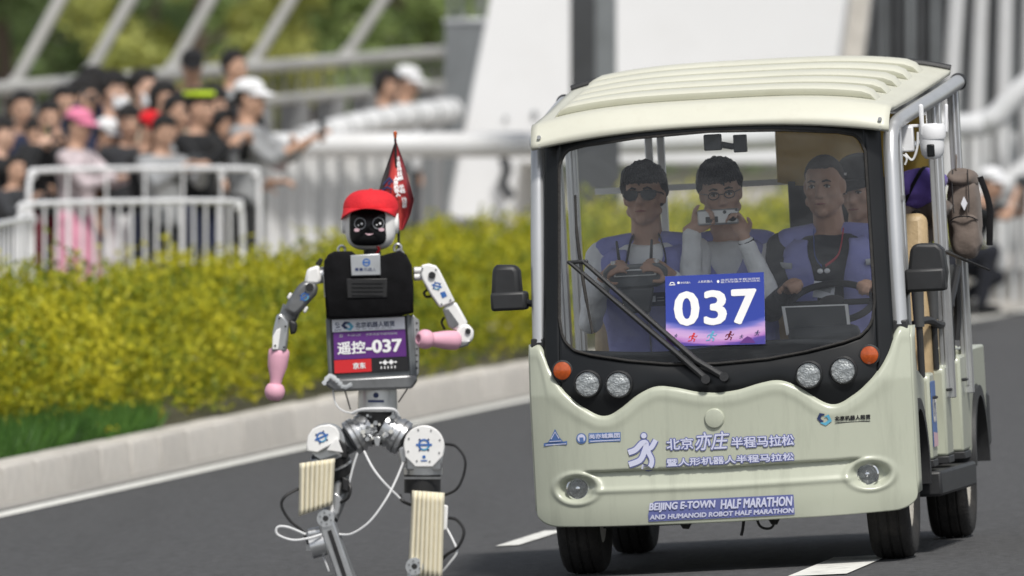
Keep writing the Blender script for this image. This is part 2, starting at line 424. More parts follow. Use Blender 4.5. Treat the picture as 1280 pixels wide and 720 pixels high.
# ---------------------------------------------------------------- white pipe railing
def loft_pipe(name, pts, r, m, parent): return MB().tube(strip(pts, 8), r, 18).build(name, m, parent, world=True)
ra = empty('pipe_railing', at(500, 262, 98), 'thick white pipe railing on white fins across the bridge edge', 'railing')
loft_pipe('pipe', [at(318, 183, 98), at(330, 182, 98), at(500, 181, 98), at(700, 180, 98.4), at(950, 172, 99), at(1130, 160, 100), at(1215, 157, 100.5), at(1243, 148, 100.5), at(1262, 128, 100.5), at(1300, 92, 100.5)], .105, 'white_steel', ra)
MB().ell(at(318, 183, 98), .105).build('pipe_end', 'white_steel', ra, world=True)
for x0, x1 in ((331, 353), (358, 372), (377, 398), (404, 421), (428, 450), (456, 470), (475, 487), (1196, 1206), (1214, 1222), (1231, 1239), (1248, 1255), (1264, 1271), (1280, 1287)):
    D = 98.3 if x0 < 600 else 101
    a, b = at(x0, 188, D), at(x1, 188, D)
    zb = bank(-4.75) if False else KT
    mb = MB(); h = a.z - .02 if x0 < 600 else at(0, 165, D).z
    ang = R(35) if x0 < 600 else 0
    mb.box(((a.x + b.x) / 2, D, (zb + h) / 2), (b.x - a.x, .05, h - zb), MX.Rotation(ang, 3, 'Z')).build('fin', 'white_steel', ra, world=True, bev=.004)
loft_pipe('lower_pipe', [at(1185, 249, 100.4), at(1235, 244, 100.4), at(1258, 232, 100.4), at(1310, 190, 100.4)], .10, 'white_steel', ra)
MB().box((at(1240, 0, 101).x, 101.3, KT + .14), (1.2, .5, .28)).build('plinth', 'kerb_stone', ra, world=True, bev=.02)
rb = empty('ramp_railing', at(470, 262, 104), 'white pipe railing with dark clamps rising along the ramp', 'railing')
pth = strip([at(376, 176, 104), at(440, 158, 104.5), at(500, 147, 105), at(565, 138, 106)], 6)
MB().tube(pth, .115, 14).build('pipe', 'white_steel', rb, world=True)
for q in range(1, len(pth) - 1, 2):
    MB().cyl(pth[q] - (pth[q + 1] - pth[q]) * .05, pth[q] + (pth[q + 1] - pth[q]) * .05, .121, n=14).build('clamp', 'grey_steel', rb, world=True)
    MB().cyl(V((pth[q].x, pth[q].y + .02, KT)), pth[q], .03, n=8).build('post', 'grey_steel', rb, world=True)

# ---------------------------------------------------------------- pylon and columns
py = empty('bridge_pylon', at(600, 262, 106), 'massive white sloping bridge pylon rising behind the cart', 'pylon')
def pyl(u, v, w):
    p = at(u, v, 106); return V((p.x + w * .12, p.y + w, p.z))
MB().prism([(636, -120), (556, 275), (640, 275), (650, 205), (1031, 205), (1074, -120)], pyl, 0, 2.6).build('tower_leg', 'white_tower', py, world=True, bev=.03)
MB().prism([(1068, -120), (1040, 110), (1034, 205), (1066, 205), (1104, -120)], lambda u, v, w: at(u, v, 106) + V((0, w, 0)), .4, 1.5).build('side_web', 'kerb_stone', py, world=True, bev=.02)
for x, y, r in ((668, 143, .03), (632, 148, .018), (690, 190, .02)): MB().cyl(at(x, y, 105.97), at(x, y, 106.05), r, n=10).build('bolt', 'grey_steel', py, world=True)
MB().tube([at(629, 196, 105.8), at(634, 212, 105.8), at(628, 230, 105.8), at(640, 248, 105.8)], .05, 8).build('cable_hook', 'dark_steel', py, world=True)
dc = empty('steel_column', at(741, 262, 96), 'dark grey steel column with wide base block before the white pylon', 'column')
a, b = at(713, 0, 96), at(744, 0, 96)
MB().box(((a.x + b.x) / 2, 96.2, 2.6), (b.x - a.x, .4, 4.2)).build('shaft', 'dark_steel', dc, world=True, bev=.01)
a, b = at(744, 0, 96), at(769, 0, 96)
MB().box(((a.x + b.x) / 2, 96.22, 2.6), (b.x - a.x + .02, .36, 4.2)).build('cover_plate', 'grey_steel', dc, world=True, bev=.01)
a, b = at(709, 127, 95.8), at(775, 127, 95.8)
MB().box(((a.x + b.x) / 2, 96.1, (a.z + KT) / 2), (b.x - a.x, .62, a.z - KT)).build('base_block', 'dark_steel', dc, world=True, bev=.015)
gc = empty('grey_post', at(580, 230, 109.5), 'mid grey metal post with a lipped cap beside the pylon', 'post')
a, b = at(556, 29, 109.5), at(608, 29, 109.5); cx = (a.x + b.x) / 2
MB().box((cx, 109.65, (a.z + KT) / 2), (b.x - a.x, .3, a.z - KT)).build('shaft', 'grey_steel', gc, world=True, bev=.01)
MB().box((cx, 109.65, a.z + .02), (b.x - a.x + .03, .33, .05)).build('cap', 'galvanised', gc, world=True, bev=.008)
for x in (562, 575, 600): p = at(x, 30, 109.5); MB().cyl((p.x, 109.65, a.z + .04), (p.x, 109.65, a.z + 1.6), .022, n=8).build('pipe', 'grey_steel', gc, world=True)

# ---------------------------------------------------------------- far parapet, stay cables, hangers
pa = empty('bridge_parapet', at(280, 200, 112), 'grey bridge parapet with double rails behind the spectators', 'parapet')
A, B = at(-30, 113, 103), at(560, 64, 128)
def pp(s, dz=0, dy=0): p = A.lerp(B, s); return V((p.x, p.y + dy, p.z + dz))
MB().tube([pp(0), pp(.5), pp(1)], .062, 12).build('top_rail', 'parapet_rail', pa, world=True)
MB().tube([pp(0, -.34), pp(.5, -.34), pp(1, -.36)], .05, 12).build('mid_rail', 'parapet_rail', pa, world=True)
for i in range(34): MB().box(pp((i + .5) / 34, -.18, .0), (.035, .035, .30)).build('baluster', 'parapet', pa, world=True)
for i in range(12):
    p = pp((i + .5) / 12, -.37)
    hh = p.z - KT - .02
    MB().box((p.x, p.y + .12, KT + hh / 2), ((B.x - A.x) / 12 - .02, .1, hh), MX.Rotation(0, 3, 'Z')).build('panel', 'parapet', pa, world=True, bev=.01)
for i, (x0, y0, x1) in enumerate(((16, 110, 75), (108, 97, 163), (214, 88, 263), (317, 78, 364), (434, 68, 479))):
    D = 106 + i * 5; p = at(x0, y0, D); q = at(x1, 0, D); d = (q - p)
    c = empty('stay_cable', p, ['pale inclined stay cable above the pink cap', 'pale inclined stay cable above the masked spectators', 'pale inclined stay cable behind the man in black', 'pale inclined stay cable behind the man in pale shirt', 'pale inclined stay cable nearest the grey post'][i], 'cable', 'stay cables of the bridge')
    MB().tube([p - d * .05, p + d * 6], .058, 10).build('strand', 'parapet_rail', c, world=True)
    MB().cyl(p - d * .08, p + d * .1, .085, .07, n=10).build('socket', 'parapet_rail', c, world=True)
for i, (x0, x1, w) in enumerate(((1178, 1197, 20), (1212, 1226, 18), (1245, 1256, 18), (1276, 1286, 18))):
    p, q = at(x0 + 8, 150, 111), at(x1 + 3, -60, 111); d = q - p
    c = empty('white_hanger', V((p.x, p.y, KT)), ['white tubular hanger next to the dark slatted wall', 'white tubular hanger just before the bend of the pipe railing', 'white tubular hanger rising at the bend of the pipe railing', 'white tubular hanger beyond the bend of the pipe railing'][i], 'hanger', 'white hangers of the bridge')
    MB().tube([V((p.x - d.x * .4, p.y, KT)), p, q + d], w / 132 / 2, 14).build('tube', 'white_steel', c, world=True)
    MB().cyl(V((p.x - d.x * .4, p.y, KT)), V((p.x - d.x * .4, p.y, KT + .06)), w / 132 * .8, n=14).build('foot_flange', 'white_steel', c, world=True)
lw = empty('louvre_wall', at(1130, 230, 126), 'dark slatted wall beside the white pylon', 'wall')
a, b = at(1070, 80, 126), at(1300, -120, 126)
MB().box(((a.x + b.x) / 2, 126.3, (b.z + KT) / 2 + .2), (b.x - a.x, .1, b.z - KT + .4)).build('backing', 'dark_steel', lw, world=True)
for i in range(22):
    x = a.x + (b.x - a.x) * (i + .5) / 22
    MB().box((x, 126.15, (b.z + KT) / 2 + .2), (.045 + .02 * random.random(), .14, b.z - KT + .4), MX.Rotation(R(random.uniform(-20, 20)), 3, 'Z')).build('slat', 'dark_steel' if i % 3 else 'grey_steel', lw, world=True)

# ---------------------------------------------------------------- trees beyond the bridge
def tree(x, y, h, rx, m, label, z0=.15, n=5200, ls=.2):
    r = empty('tree', V((x, y, KT - .2)), label, 'tree', 'trees beyond the bridge')
    b = V((x, y, KT - .2)); tr = MB(); top = b + V((rnd.uniform(-.4, .4), rnd.uniform(-.4, .4), h * .85))
    P = strip([b, b.lerp(top, .35) + V((rnd.uniform(-.15, .15), 0, 0)), b.lerp(top, .7), top], 4)
    tr.tube(P, [.17 * (1 - .85 * i / (len(P) - 1)) for i in range(len(P))], 9)
    cl = []
    for k in range(12):
        s = rnd.uniform(.12, .85); p = b.lerp(top, s); a = rnd.uniform(0, 6.28); L = rx * rnd.uniform(.5, 1) * (1.05 - .5 * abs(s - .4))
        q = p + V((math.cos(a) * L, math.sin(a) * L, L * .4)); tr.tube([p, p.lerp(q, .5) + V((0, 0, .1)), q], [.05, .035, .012], 6)
        cl += [(p.lerp(q, f), rnd.uniform(.35, .7) * rx * .45) for f in (.45, .75, 1)]
    cl.append((top, rx * .35))
    tr.build('trunk', 'bark', r, world=True)
    vs, fs = [], []
    for k in range(n):
        c, rr = rnd.choice(cl); d = rdir(0) * rr * (rnd.random() ** .4); d.z *= .7
        leaf(vs, fs, c + d, rdir(-.2), rnd.uniform(.6, 1.2) * ls, ls * .32, rdir(1))
    me = bpy.data.meshes.new('crown'); me.from_pydata(vs, [], fs); me.materials.append(M[m])
    o = bpy.data.objects.new('crown', me); COL.objects.link(o); o.parent = r; o.matrix_parent_inverse = wmat(r).inverted()
for i, (px, D, h, rx, m, lab) in enumerate((
        (10, 168, 6.5, 2.6, 'tree_leaf_dark', 'dark green tree behind the first stay cable'),
        (95, 182, 7.5, 2.8, 'tree_leaf_mid', 'mid green tree rising between the first two stay cables'),
        (185, 175, 6.5, 2.5, 'tree_leaf_dark', 'deep green tree behind the masked spectators'),
        (262, 164, 6.0, 2.0, 'tree_leaf_yellow', 'yellow-green tree behind the man in black'),
        (330, 190, 6.5, 2.2, 'tree_leaf_yellow', 'pale yellowish tree behind the man in the pale shirt'),
        (395, 178, 7.0, 2.5, 'tree_leaf_mid', 'mid green tree between the last two stay cables'),
        (455, 200, 6.0, 2.4, 'tree_leaf_dark', 'shaded green tree behind the woman with dark hair'),
        (530, 172, 7.0, 2.4, 'tree_leaf_mid', 'leafy green tree close to the grey post'))):
    p = at(px, 0, D); tree(p.x, D, h, rx, m, lab)
# far wood behind them all: one mass
vs_, fs_ = [], []
for k in range(32000):
    x = rnd.uniform(-45, 50); y = 235 + rnd.uniform(-6, 6); h = 7 + 2.5 * NZ.noise(V((x * .35, 0, 5))) + 1.2 * NZ.noise(V((x * 1.3, 2, 5)))
    leaf(vs_, fs_, V((x, y, KT + h * rnd.random())), rdir(0), rnd.uniform(.3, .6), .16, rdir(1))
me = bpy.data.meshes.new('far_wood'); me.from_pydata(vs_, [], fs_); me.materials.append(M['tree_leaf_mid'])
o = bpy.data.objects.new('far_wood', me); COL.objects.link(o); tag(o, 'far band of green woodland beyond the bridge', 'woodland', kind='stuff')
# ================================================================== SIGHTSEEING CART
CM = MX.Translation((OX, OY, OZ)) @ MX.Rotation(-PSI, 4, 'Z') @ MX.Rotation(-BETA, 4, 'Y')
CI = CM.inverted()
def cpx(px, py, yl):
    "pixel -> cart-local point at local depth yl (a number or a function of x, z)"
    o = CI @ V((0, 0, CAMH)); d = CI.to_3x3() @ V(((px - CXP) / FPX, 1, -(py - HYP) / FPX))
    y = yl(0, 1) if callable(yl) else yl
    for _ in range(6 if callable(yl) else 1):
        p = o + d * ((y - o.y) / d.y)
        if callable(yl): y = yl(p.x, p.z)
    return p

def carpaint(name, col, seed=0.):
    "cream lacquer with road film towards the bottom and fine streaks"
    mat(name, col, .32, var=.045, scale=2.2, coat=.25, dirt=.55, dcol=tuple(c * .62 for c in col), dscale=1.5, dmap=((9, 3, 1.1), 0))
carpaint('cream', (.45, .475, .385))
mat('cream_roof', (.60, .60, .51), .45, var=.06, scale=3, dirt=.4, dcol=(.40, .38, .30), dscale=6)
mat('black_gloss', (.008, .009, .010), .3, var=.2, scale=5, spec=.35)
mat('black_plastic', (.022, .023, .025), .5, var=.2, scale=12, bump=.1, bscale=300)
mat('rubber', (.025, .024, .023), .85, var=.3, scale=14, bump=.3, bscale=70, dirt=.5, dcol=(.09, .08, .07), dscale=9)
mat('alu', (.62, .63, .64), .33, metal=.75, var=.08, scale=6, dirt=.2, dcol=(.3, .3, .3), dscale=8)
mat('silver_tube', (.55, .56, .57), .32, metal=.55, var=.06, scale=5)
mat('chrome', (.85, .86, .87), .08, metal=1)
mat('reflector', (.80, .81, .82), .3, metal=.25, bump=.9, bscale=55)
mat('rim_steel', (.45, .43, .38), .5, metal=.3, var=.2, scale=12, dirt=.6, dcol=(.15, .11, .08), dscale=10)
mat('amber', (.42, .075, .012), .22, var=.25, scale=40, coat=.6)
mat('beige_vinyl', (.43, .32, .18), .5, var=.12, scale=5, bump=.15, bscale=40)
mat('dash_grey', (.06, .063, .065), .6, var=.15, scale=8)
leafmat('ochre_cloth', [(.45, .34, .10), (.58, .45, .15), (.66, .52, .19)], .9, .55, 2.5)
mat('headliner', (.60, .60, .56), .85, var=.1)
mat('white_plastic', (.78, .79, .81), .35, var=.03)
mat('wire_white', (.7, .71, .72), .5)
mat('wire_black', (.015, .015, .016), .5)
mat('print_white', (.82, .82, .82), .5)
glass('windscreen_glass', (.96, .97, .97), refl=1.0, haze=.02, film=.06)
glass('lens_glass', (.96, .97, .97), refl=.7, haze=.02)

cart = empty('sightseeing_cart', CM, 'cream open-sided electric sightseeing cart with ribbed roof and wide windscreen', 'cart')
ZC = [(0, .702), (.08, .71), (.16, .731), (.22, .742), (.26, .738), (.32, .71), (.38, .665), (.425, .637), (.45, .631), (.48, .637), (.55, .68), (.61, .735), (.655, .80), (.68, .86), (.70, .921), (.76, .921)]
def zc(x): return sum(interp(ZC, abs(x + d)) for d in (-.016, -.008, 0, .008, .016)) / 5
def zbot(x):
    a = abs(x); return .205 + (.06 * (1 - math.sqrt(max(0, 1 - ((a - .66) / .092) ** 2))) if a > .66 else 0) - .012 * (1 - (x / .7) ** 2)
def yf(x, z):
    a = abs(x) / .75
    return .10 * a ** 5 + .015 * a * a + .2 * max(0, z - .72) + (1.1 * max(0, .29 - z) ** 2)
def relief(x, z):
    d = 0
    a = abs(x)
    b = (zc(x) - z) / math.sqrt(1 + ((zc(x + .004) - zc(x - .004)) / .008) ** 2)
    d += .020 * max(0, 1 - b / .022) ** 2 - .003 * math.exp(-((b - .04) / .018) ** 2)
    # groove between the fog lamps
    top = .414 + .012 * a; bot = .338 + .01 * a
    if a < .56:
        s = 1 - sstep(.50, .56, a)
        if bot < z < top: d += s * (.026 * (z - bot) / (top - bot) * (1 - sstep(top - .008, top, z)))
        d -= s * .005 * math.exp(-((z - bot + .006) / .01) ** 2)
    # eye-shaped fog lamp recess
    u, v = (a - .578) / .088, (z - .350) / .058
    q = math.sqrt(u * u + v * v)
    if q < 1: d += .034 * (1 - sstep(.55, 1, q))
    d -= .007 * math.exp(-((q - 1.03) / .14) ** 2)
    return d
tx = [math.sin(math.pi / 2 * (i / 85 - 1)) for i in range(171)]
def tmap(t): return .752 * (.55 * t + .45 * math.sin(t * math.pi / 2))
xs = [tmap(-1 + i / 90) for i in range(181)]
mb = MB()
def fcream(x, v):
    zb, zt = zbot(x), zc(x); z = zb + (zt - zb) * v
    return V((x, yf(x, z) + relief(x, z), z))
mb.grid(fcream, xs, lin(0, 1, 110))
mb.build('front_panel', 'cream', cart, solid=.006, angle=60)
# cheeks that turn back from the front panel to the sides
for s in (-1, 1):
    mb = MB()
    def cheek(u, v):
        z = zbot(.752) + (.921 - zbot(.752)) * v; y0 = yf(.752, z) + relief(.752, z)
        return V((s * (.752 - .014 * u * u + .012 * math.sin(u * 3.14) ), y0 + .17 * u, z + .02 * u * (1 - v)))
    mb.grid(cheek, lin(0, 1, 8), lin(0, 1, 14)).build('front_corner', 'cream', cart, solid=.006)
# black mask round the windscreen
def tap(x, z): return x * (1 - .045 * max(0, z - .95))
ZGB = [(0, .813), (.2, .822), (.35, .842), (.5, .872), (.565, .892), (.6, .925), (.615, .96), (.625, 1.02)]
ZGT = [(0, 1.722), (.3, 1.712), (.52, 1.692), (.585, 1.678), (.61, 1.655), (.625, 1.61)]
def zgb(x): return interp(ZGB, abs(x))
def zgt(x): return interp(ZGT, abs(x))
def zmt(x): return 1.748 - .045 * (x / .66) ** 2
def pm(x, z, off): return V((tap(x, z), yf(x, z) + off, z))
xm = lin(-.625, .625, 120)
MB().grid(lambda x, v: pm(x, (zc(x) - .02) * (1 - v) + zgb(x) * v, .016 - .010 * math.sin(v * 3.14)), xm, lin(0, 1, 14)).build('front_mask', 'black_gloss', cart, solid=.006, angle=60)
mb = MB()
mb.grid(lambda x, v: pm(x, zgt(x) * (1 - v) + zmt(x) * v, .012), xm, lin(0, 1, 5))
for s in (-1, 1): mb.grid(lambda x, v: pm(s * x, (zc(x) - .02) * (1 - v) + zmt(x) * v, .012), lin(.625, .688, 6), lin(0, 1, 40))
mb.build('windscreen_frame', 'black_gloss', cart, solid=.008, angle=60)
gk = [pm(x, zgb(x), .005) for x in xm] + [pm(.625, z, .005) for z in lin(1.03, 1.6, 20)] + [pm(x, zgt(x), .005) for x in reversed(xm)] + [pm(-.625, z, .005) for z in lin(1.6, 1.03, 20)]
MB().tube(gk, .006, 6, closed=True).build('gasket', 'rubber', cart)
MB().grid(lambda x, v: pm(x, zgb(x) * (1 - v) + zgt(x) * v, .011), xm, lin(0, 1, 30)).build('windscreen', 'windscreen_glass', cart, angle=180)
# roof
def zr(x, y):
    f = 1.742 + interp([(.195, 0), (.215, .034), (.24, .060), (.27, .079), (.30, .088), (.34, .091), (.4, .093)], y)
    b = f + .08 * max(0, y - .4)
    return b - (.052 + .012 * min(1, y)) * (abs(x) / .7) ** (2.2 if y < .2 else 3.4)
mb = MB()
mb.grid(lambda x, y: V((x * (1 + .055 * y), y, zr(x, y))), lin(-.70, .70, 50), [.195, .205, .215, .228, .24, .255, .27, .285, .30, .32, .34, .37, .4] + lin(.5, 2.12, 30))
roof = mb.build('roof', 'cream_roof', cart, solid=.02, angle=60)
for k in range(5):
    y0 = .44 + k * .335
    mb = MB(); pts = []
    for x in lin(-.635, .635, 40):
        e = min(1, (.635 - abs(x)) / .05) ** .5 if abs(x) < .635 else 0.0
        z = zr(x, y0 + .09); h = .05 * (0.1 + .9 * e)
        pts.append([V((x * (1 + .055 * y0), y0 + dy, zr(x, y0 + dy) + hh * h - .004)) for dy, hh in ((.028, 0), (.004, .55), (.0, .85), (.012, 1), (.15, 1.05), (.175, .9), (.20, 0))])
    mb.ring(pts).build('rib', 'cream_roof', roof, angle=50)
MB().tube([V((x * 1.117, 2.13, zr(x, 2.12) + .016)) for x in lin(-.70, .70, 30)], .016, 8).build('rear_trim', 'black_plastic', roof)
MB().grid(lambda x, y: V((x, y, zr(x, y) - .035)), lin(-.68, .68, 10), lin(.25, 2.1, 8)).build('headlining', 'headliner', cart, solid=.006)
# silver pillar and roof rail, one bent tube each side
for s in (-1, 1):
    P = [V((s * .712, .175, .925)), V((s * .708, .215, 1.2)), V((s * .702, .285, 1.52)), V((s * .70, .325, 1.635)), V((s * .703, .37, 1.69)), V((s * .718, .46, 1.722)), V((s * .748, .9, 1.765)), V((s * .782, 1.5, 1.815)), V((s * .810, 2.1, 1.868))]
    MB().tube(strip(P, 6), .030, 14).build('pillar', 'silver_tube', cart)
    MB().ell((s * .811, 2.12, 1.87), .036).build('rail_cap', 'black_plastic', cart)
    MB().box((s * .712, .19, .915), (.066, .085, .06)).build('pillar_foot', 'black_plastic', cart, bev=.006)
    for z in (1.70, 1.735): MB().cyl((s * .675, .19, z), (s * .675, .215, z), .008, n=8).build('bolt', 'alu', cart)
    # aluminium uprights behind
    for x, y, w, zt in ((.708, .50, .034, 1.70), (.772, 1.42, .055, 1.79), (.79, 2.08, .045, 1.84)):
        mb = MB().box((s * x, y, (.60 + zt) / 2), (w, .05, zt - .60))
        mb.box((s * (x), y - .026, (.62 + zt) / 2), (w * .3, .008, zt - .64)).build('upright', 'alu', cart, bev=.004)
    MB().tube([V((s * .708, .5, 1.60)), V((s * .772, 1.42, 1.66))], .012, 8).build('cross_rail', 'alu', cart)
    MB().box((s * .71, .50, 1.42), (.03, .06, .02)).build('bracket', 'alu', cart)
for x in (-.47, -.42): MB().box((x, 2.09, 1.32), (.03, .03, 1.04)).build('rear_upright', 'alu', cart, bev=.004)
MB().box((0, 2.09, 1.50), (1.40, .025, .025)).build('rear_rail', 'alu', cart)
# body sides
for s in (-1, 1):
    # front quarter with wheel arch
    out = [(.16, .26), (.16, .90), (.50, .90), (.60, .74), (.84, .70), (.84, .36), (.795, .36)]
    arch = [(.50 + .325 * math.cos(R(a)), .30 + .325 * math.sin(R(a))) for a in range(5, 176, 10)]
    MB().prism(out + arch, lambda u, v, w: V((s * w, u, v)), .70, .73).build('front_quarter', 'cream', cart, bev=.006)
    mb = MB(); mb.ring([[V((s * xx, .50 + r * math.cos(R(a)), .30 + r * math.sin(R(a)))) for xx, r in ((.58, .328), (.742, .328), (.742, .285), (.58, .285))] for a in range(-4, 185, 9)])
    mb.build('fender', 'black_plastic', cart)
    for y0, L, zt, xo in ((.90, .20, .715, .745), (1.30, .24, .735, .768), (1.80, .30, .76, .785)):
        mb = MB().prism([(y0, .37), (y0 + .01, zt - .02), (y0 + .03, zt), (y0 + L, zt), (y0 + L, .37)], lambda u, v, w: V((s * w, u, v)), xo - .07, xo)
        pn = mb.build('door_panel', 'cream', cart, bev=.012)
        MB().box((s * (xo - .034), y0 + L / 2 - .02, .355), (.075, L * .9, .03)).build('foot_strip', 'black_plastic', pn, bev=.004)
        MB().tube([V((s * xo, y0 + .05, zt - .10)), V((s * (xo + .016), y0 + .06, zt - .10)), V((s * (xo + .016), y0 + .11, zt - .10)), V((s * xo, y0 + .12, zt - .10))], .006, 6).build('catch', 'black_plastic', pn)
    MB().box((s * .735, 1.43, .275), (.12, 1.16, .10), MX.Rotation(R(-1.6) * s, 3, 'Z')).build('sill_step', 'black_plastic', cart, bev=.012)
    MB().box((s * .60, 1.43, .345), (.18, 1.16, .02)).build('step_tread', 'dash_grey', cart)
    out = [(2.12, .30), (2.10, .80), (2.92, .80), (2.92, .34), (2.78, .34)]
    arch = [(2.47 + .32 * math.cos(R(a)), .30 + .32 * math.sin(R(a))) for a in range(7, 172, 10)]
    MB().prism([(2.10, .34), (2.08, .78), (2.90, .78), (2.92, .36), (2.80, .34)] + arch, lambda u, v, w: V((s * w, u, v)), .70, .785).build('rear_quarter', 'cream', cart, bev=.01)
    mb = MB(); mb.ring([[V((s * xx, 2.47 + r * math.cos(R(a)), .30 + r * math.sin(R(a)))) for xx, r in ((.62, .322), (.80, .322), (.80, .28), (.62, .28))] for a in range(0, 181, 9)])
    mb.build('fender', 'black_plastic', cart)
    # wheels
    for y in (.50, 2.47):
        w = empty('wheel', MX.Translation((s * (.615 if y < 1 else .66), y, .28))); w.parent = cart
        pr = [(.16, -.07), (.20, -.082), (.255, -.083), (.272, -.07), (.279, -.045), (.275, -.042), (.275, -.036), (.280, -.033), (.280, -.006), (.275, -.004), (.275, .004), (.280, .006), (.280, .033), (.275, .036), (.275, .042), (.279, .045), (.272, .07), (.255, .083), (.20, .082), (.16, .07)]
        MB().lathe(pr, (0, 0, 0), (1, 0, 0), 40, closed=True).build('tyre', 'rubber', w, angle=50)
        MB().lathe([(.165, -.07), (.165, .07), (.15, .06), (.13, .02), (.06, .03), (.05, .05), (.01, .052), (.01, -.05)], (0, 0, 0), (s, 0, 0), 28).build('rim', 'rim_steel', w, angle=40)
MB().box((0, 2.93, .50), (1.50, .07, .28)).build('rear_bumper', 'black_plastic', cart, bev=.02)
for s in (-1, 1): MB().box((s * .745, 2.93, .47), (.09, .14, .24)).build('bumper_corner', 'black_plastic', cart, bev=.025)
MB().box((0, 2.86, .58), (1.36, .06, .40)).build('rear_panel', 'cream', cart, bev=.01)
MB().box((0, 1.5, .335), (1.30, 2.7, .05)).build('floor_pan', 'dash_grey', cart)
# running gear and wires seen below the front panel
MB().cyl((-.55, .50, .27), (.55, .50, .27), .035, n=10).cyl((-.55, 2.47, .27), (.55, 2.47, .27), .045, n=10).build('axle', 'black_plastic', cart)
MB().box((-.36, .3, .20), (.30, .1, .035)).build('skid_bracket', 'black_plastic', cart)
MB().box((.33, .3, .215), (.42, .1, .03)).build('skid_bracket', 'black_plastic', cart)
for x, w in ((-.18, .05), (.17, .045)): MB().prism([(-w, .23), (w, .23), (.01, .165), (-.012, .168)], lambda u, v, q: V((x + u, q, v)), .22, .24).build('tow_bracket', 'black_plastic', cart)
MB().tube(strip([V((.06, .2, .25)), V((.05, .2, .17)), V((.04, .2, .13))], 4), .006, 6).build('wire', 'wire_black', cart)
MB().tube(strip([V((.10, .2, .23)), V((.115, .2, .165)), V((.16, .2, .155)), V((.19, .2, .20)), V((.26, .2, .23))], 5), .005, 6).build('wire', 'wire_black', cart)

# lamps
def lampdir(x, z):
    e = .004; n = V((-(yf(x + e, z) - yf(x - e, z)) / (2 * e), 1, -(yf(x, z + e) - yf(x, z - e)) / (2 * e))); return -n.normalized()
def frontpt(x, z, off): return V((x, yf(x, z) + off, z))
for x, z in ((-.512, .760), (-.388, .752), (.362, .752), (.496, .762)):
    n = V((.0, -1, -.02)).normalized(); o = frontpt(x, z, .014)
    o = o + V((0, -.022, 0)); h = empty('headlight', MX.Translation(o)); h.parent = cart
    MB().lathe([(.055, -.05), (.054, .012), (.050, .017), (.046, .010), (.046, -.02)], (0, 0, 0), n, 32).build('bezel', 'black_plastic', h)
    MB().lathe([(.046, .010), (.044, .004), (.036, -.012), (.02, -.026), (.008, -.03)], (0, 0, 0), n, 28).build('reflector', 'reflector', h)
    MB().lathe([(.001, .004), (.010, .0), (.012, -.01), (.012, -.028)], (0, 0, 0), n, 16).build('bulb_shield', 'chrome', h)
    MB().lathe([(.046, .011), (.038, .016), (.02, .021), (.001, .023)], (0, 0, 0), n, 28).build('lens', 'lens_glass', h)
for x, z in ((-.615, .815), (.598, .815)):
    o = frontpt(x, z, .012)
    o = o + V((0, -.012, 0)); h = empty('turn_signal', MX.Translation(o)); h.parent = cart
    MB().lathe([(.042, -.035), (.042, .008), (.037, .010)], (0, 0, 0), (0, -1, 0), 28).build('bezel', 'black_plastic', h)
    MB().lathe([(.037, .006), (.034, .014), (.02, .020), (.001, .022)], (0, 0, 0), (0, -1, 0), 28).build('lens', 'amber', h)
for x in (-.578, .565):
    o = frontpt(x, .350, .026)
    h = empty('fog_light', MX.Translation(o)); h.parent = cart
    MB().lathe([(.045, -.02), (.046, .006), (.040, .010), (.036, .004)], (0, 0, 0), (0, -1, 0), 28).build('ring', 'chrome', h)
    MB().lathe([(.036, .004), (.03, -.008), (.015, -.02), (.004, -.022)], (0, 0, 0), (0, -1, 0), 24).build('reflector', 'reflector', h)
    MB().lathe([(.001, .012), (.009, .010), (.010, -.018)], (0, 0, 0), (0, -1, 0), 14).build('bulb_shield', 'chrome', h)
    MB().lathe([(.036, .005), (.025, .012), (.001, .015)], (0, 0, 0), (0, -1, 0), 24).build('lens', 'lens_glass', h)
o = frontpt(-.018, .600, 0)
MB().lathe([(.040, -.006), (.040, .006), (.035, .013), (.020, .016), (.001, .016)], o, (0, -1, 0), 32).build('emblem_disc', 'cream', cart)
# wipers
gz = lambda x, z: yf(x, z) - .02
def gp(px, py, off=-.022):
    p = cpx(px, py, lambda x, z: yf(x, z) + off); return p
wp = empty('wiper', MX.Translation(gp(905, 471))); wp.parent = cart
def wadd(mb, name, m): 
    o = mb.build(name, m, cart); o.parent = wp; o.matrix_parent_inverse = wp.matrix_basis.inverted(); return o
wadd(MB().tube([gp(903, 470), gp(870, 450), gp(728, 326)], [.014, .012, .009], 8), 'arm', 'black_plastic')
wadd(MB().tube([gp(882, 473), gp(850, 445), gp(712, 328)], [.014, .012, .009], 8), 'arm', 'black_plastic')
wadd(MB().cap(gp(711, 328), gp(733, 327), .008), 'joint', 'black_plastic')
for a in ((905, 471), (882, 474)): wadd(MB().cyl(gp(*a, -.04), gp(*a, .02), .018, n=14), 'pivot', 'black_plastic')
wadd(MB().tube(strip([gp(719, 244, -.008), gp(721, 290, -.014), gp(726, 330, -.018), gp(733, 375, -.014), gp(741, 417, -.008)], 6), [.005] * 6 + [.007] * 13 + [.005] * 6, 6), 'blade', 'rubber')
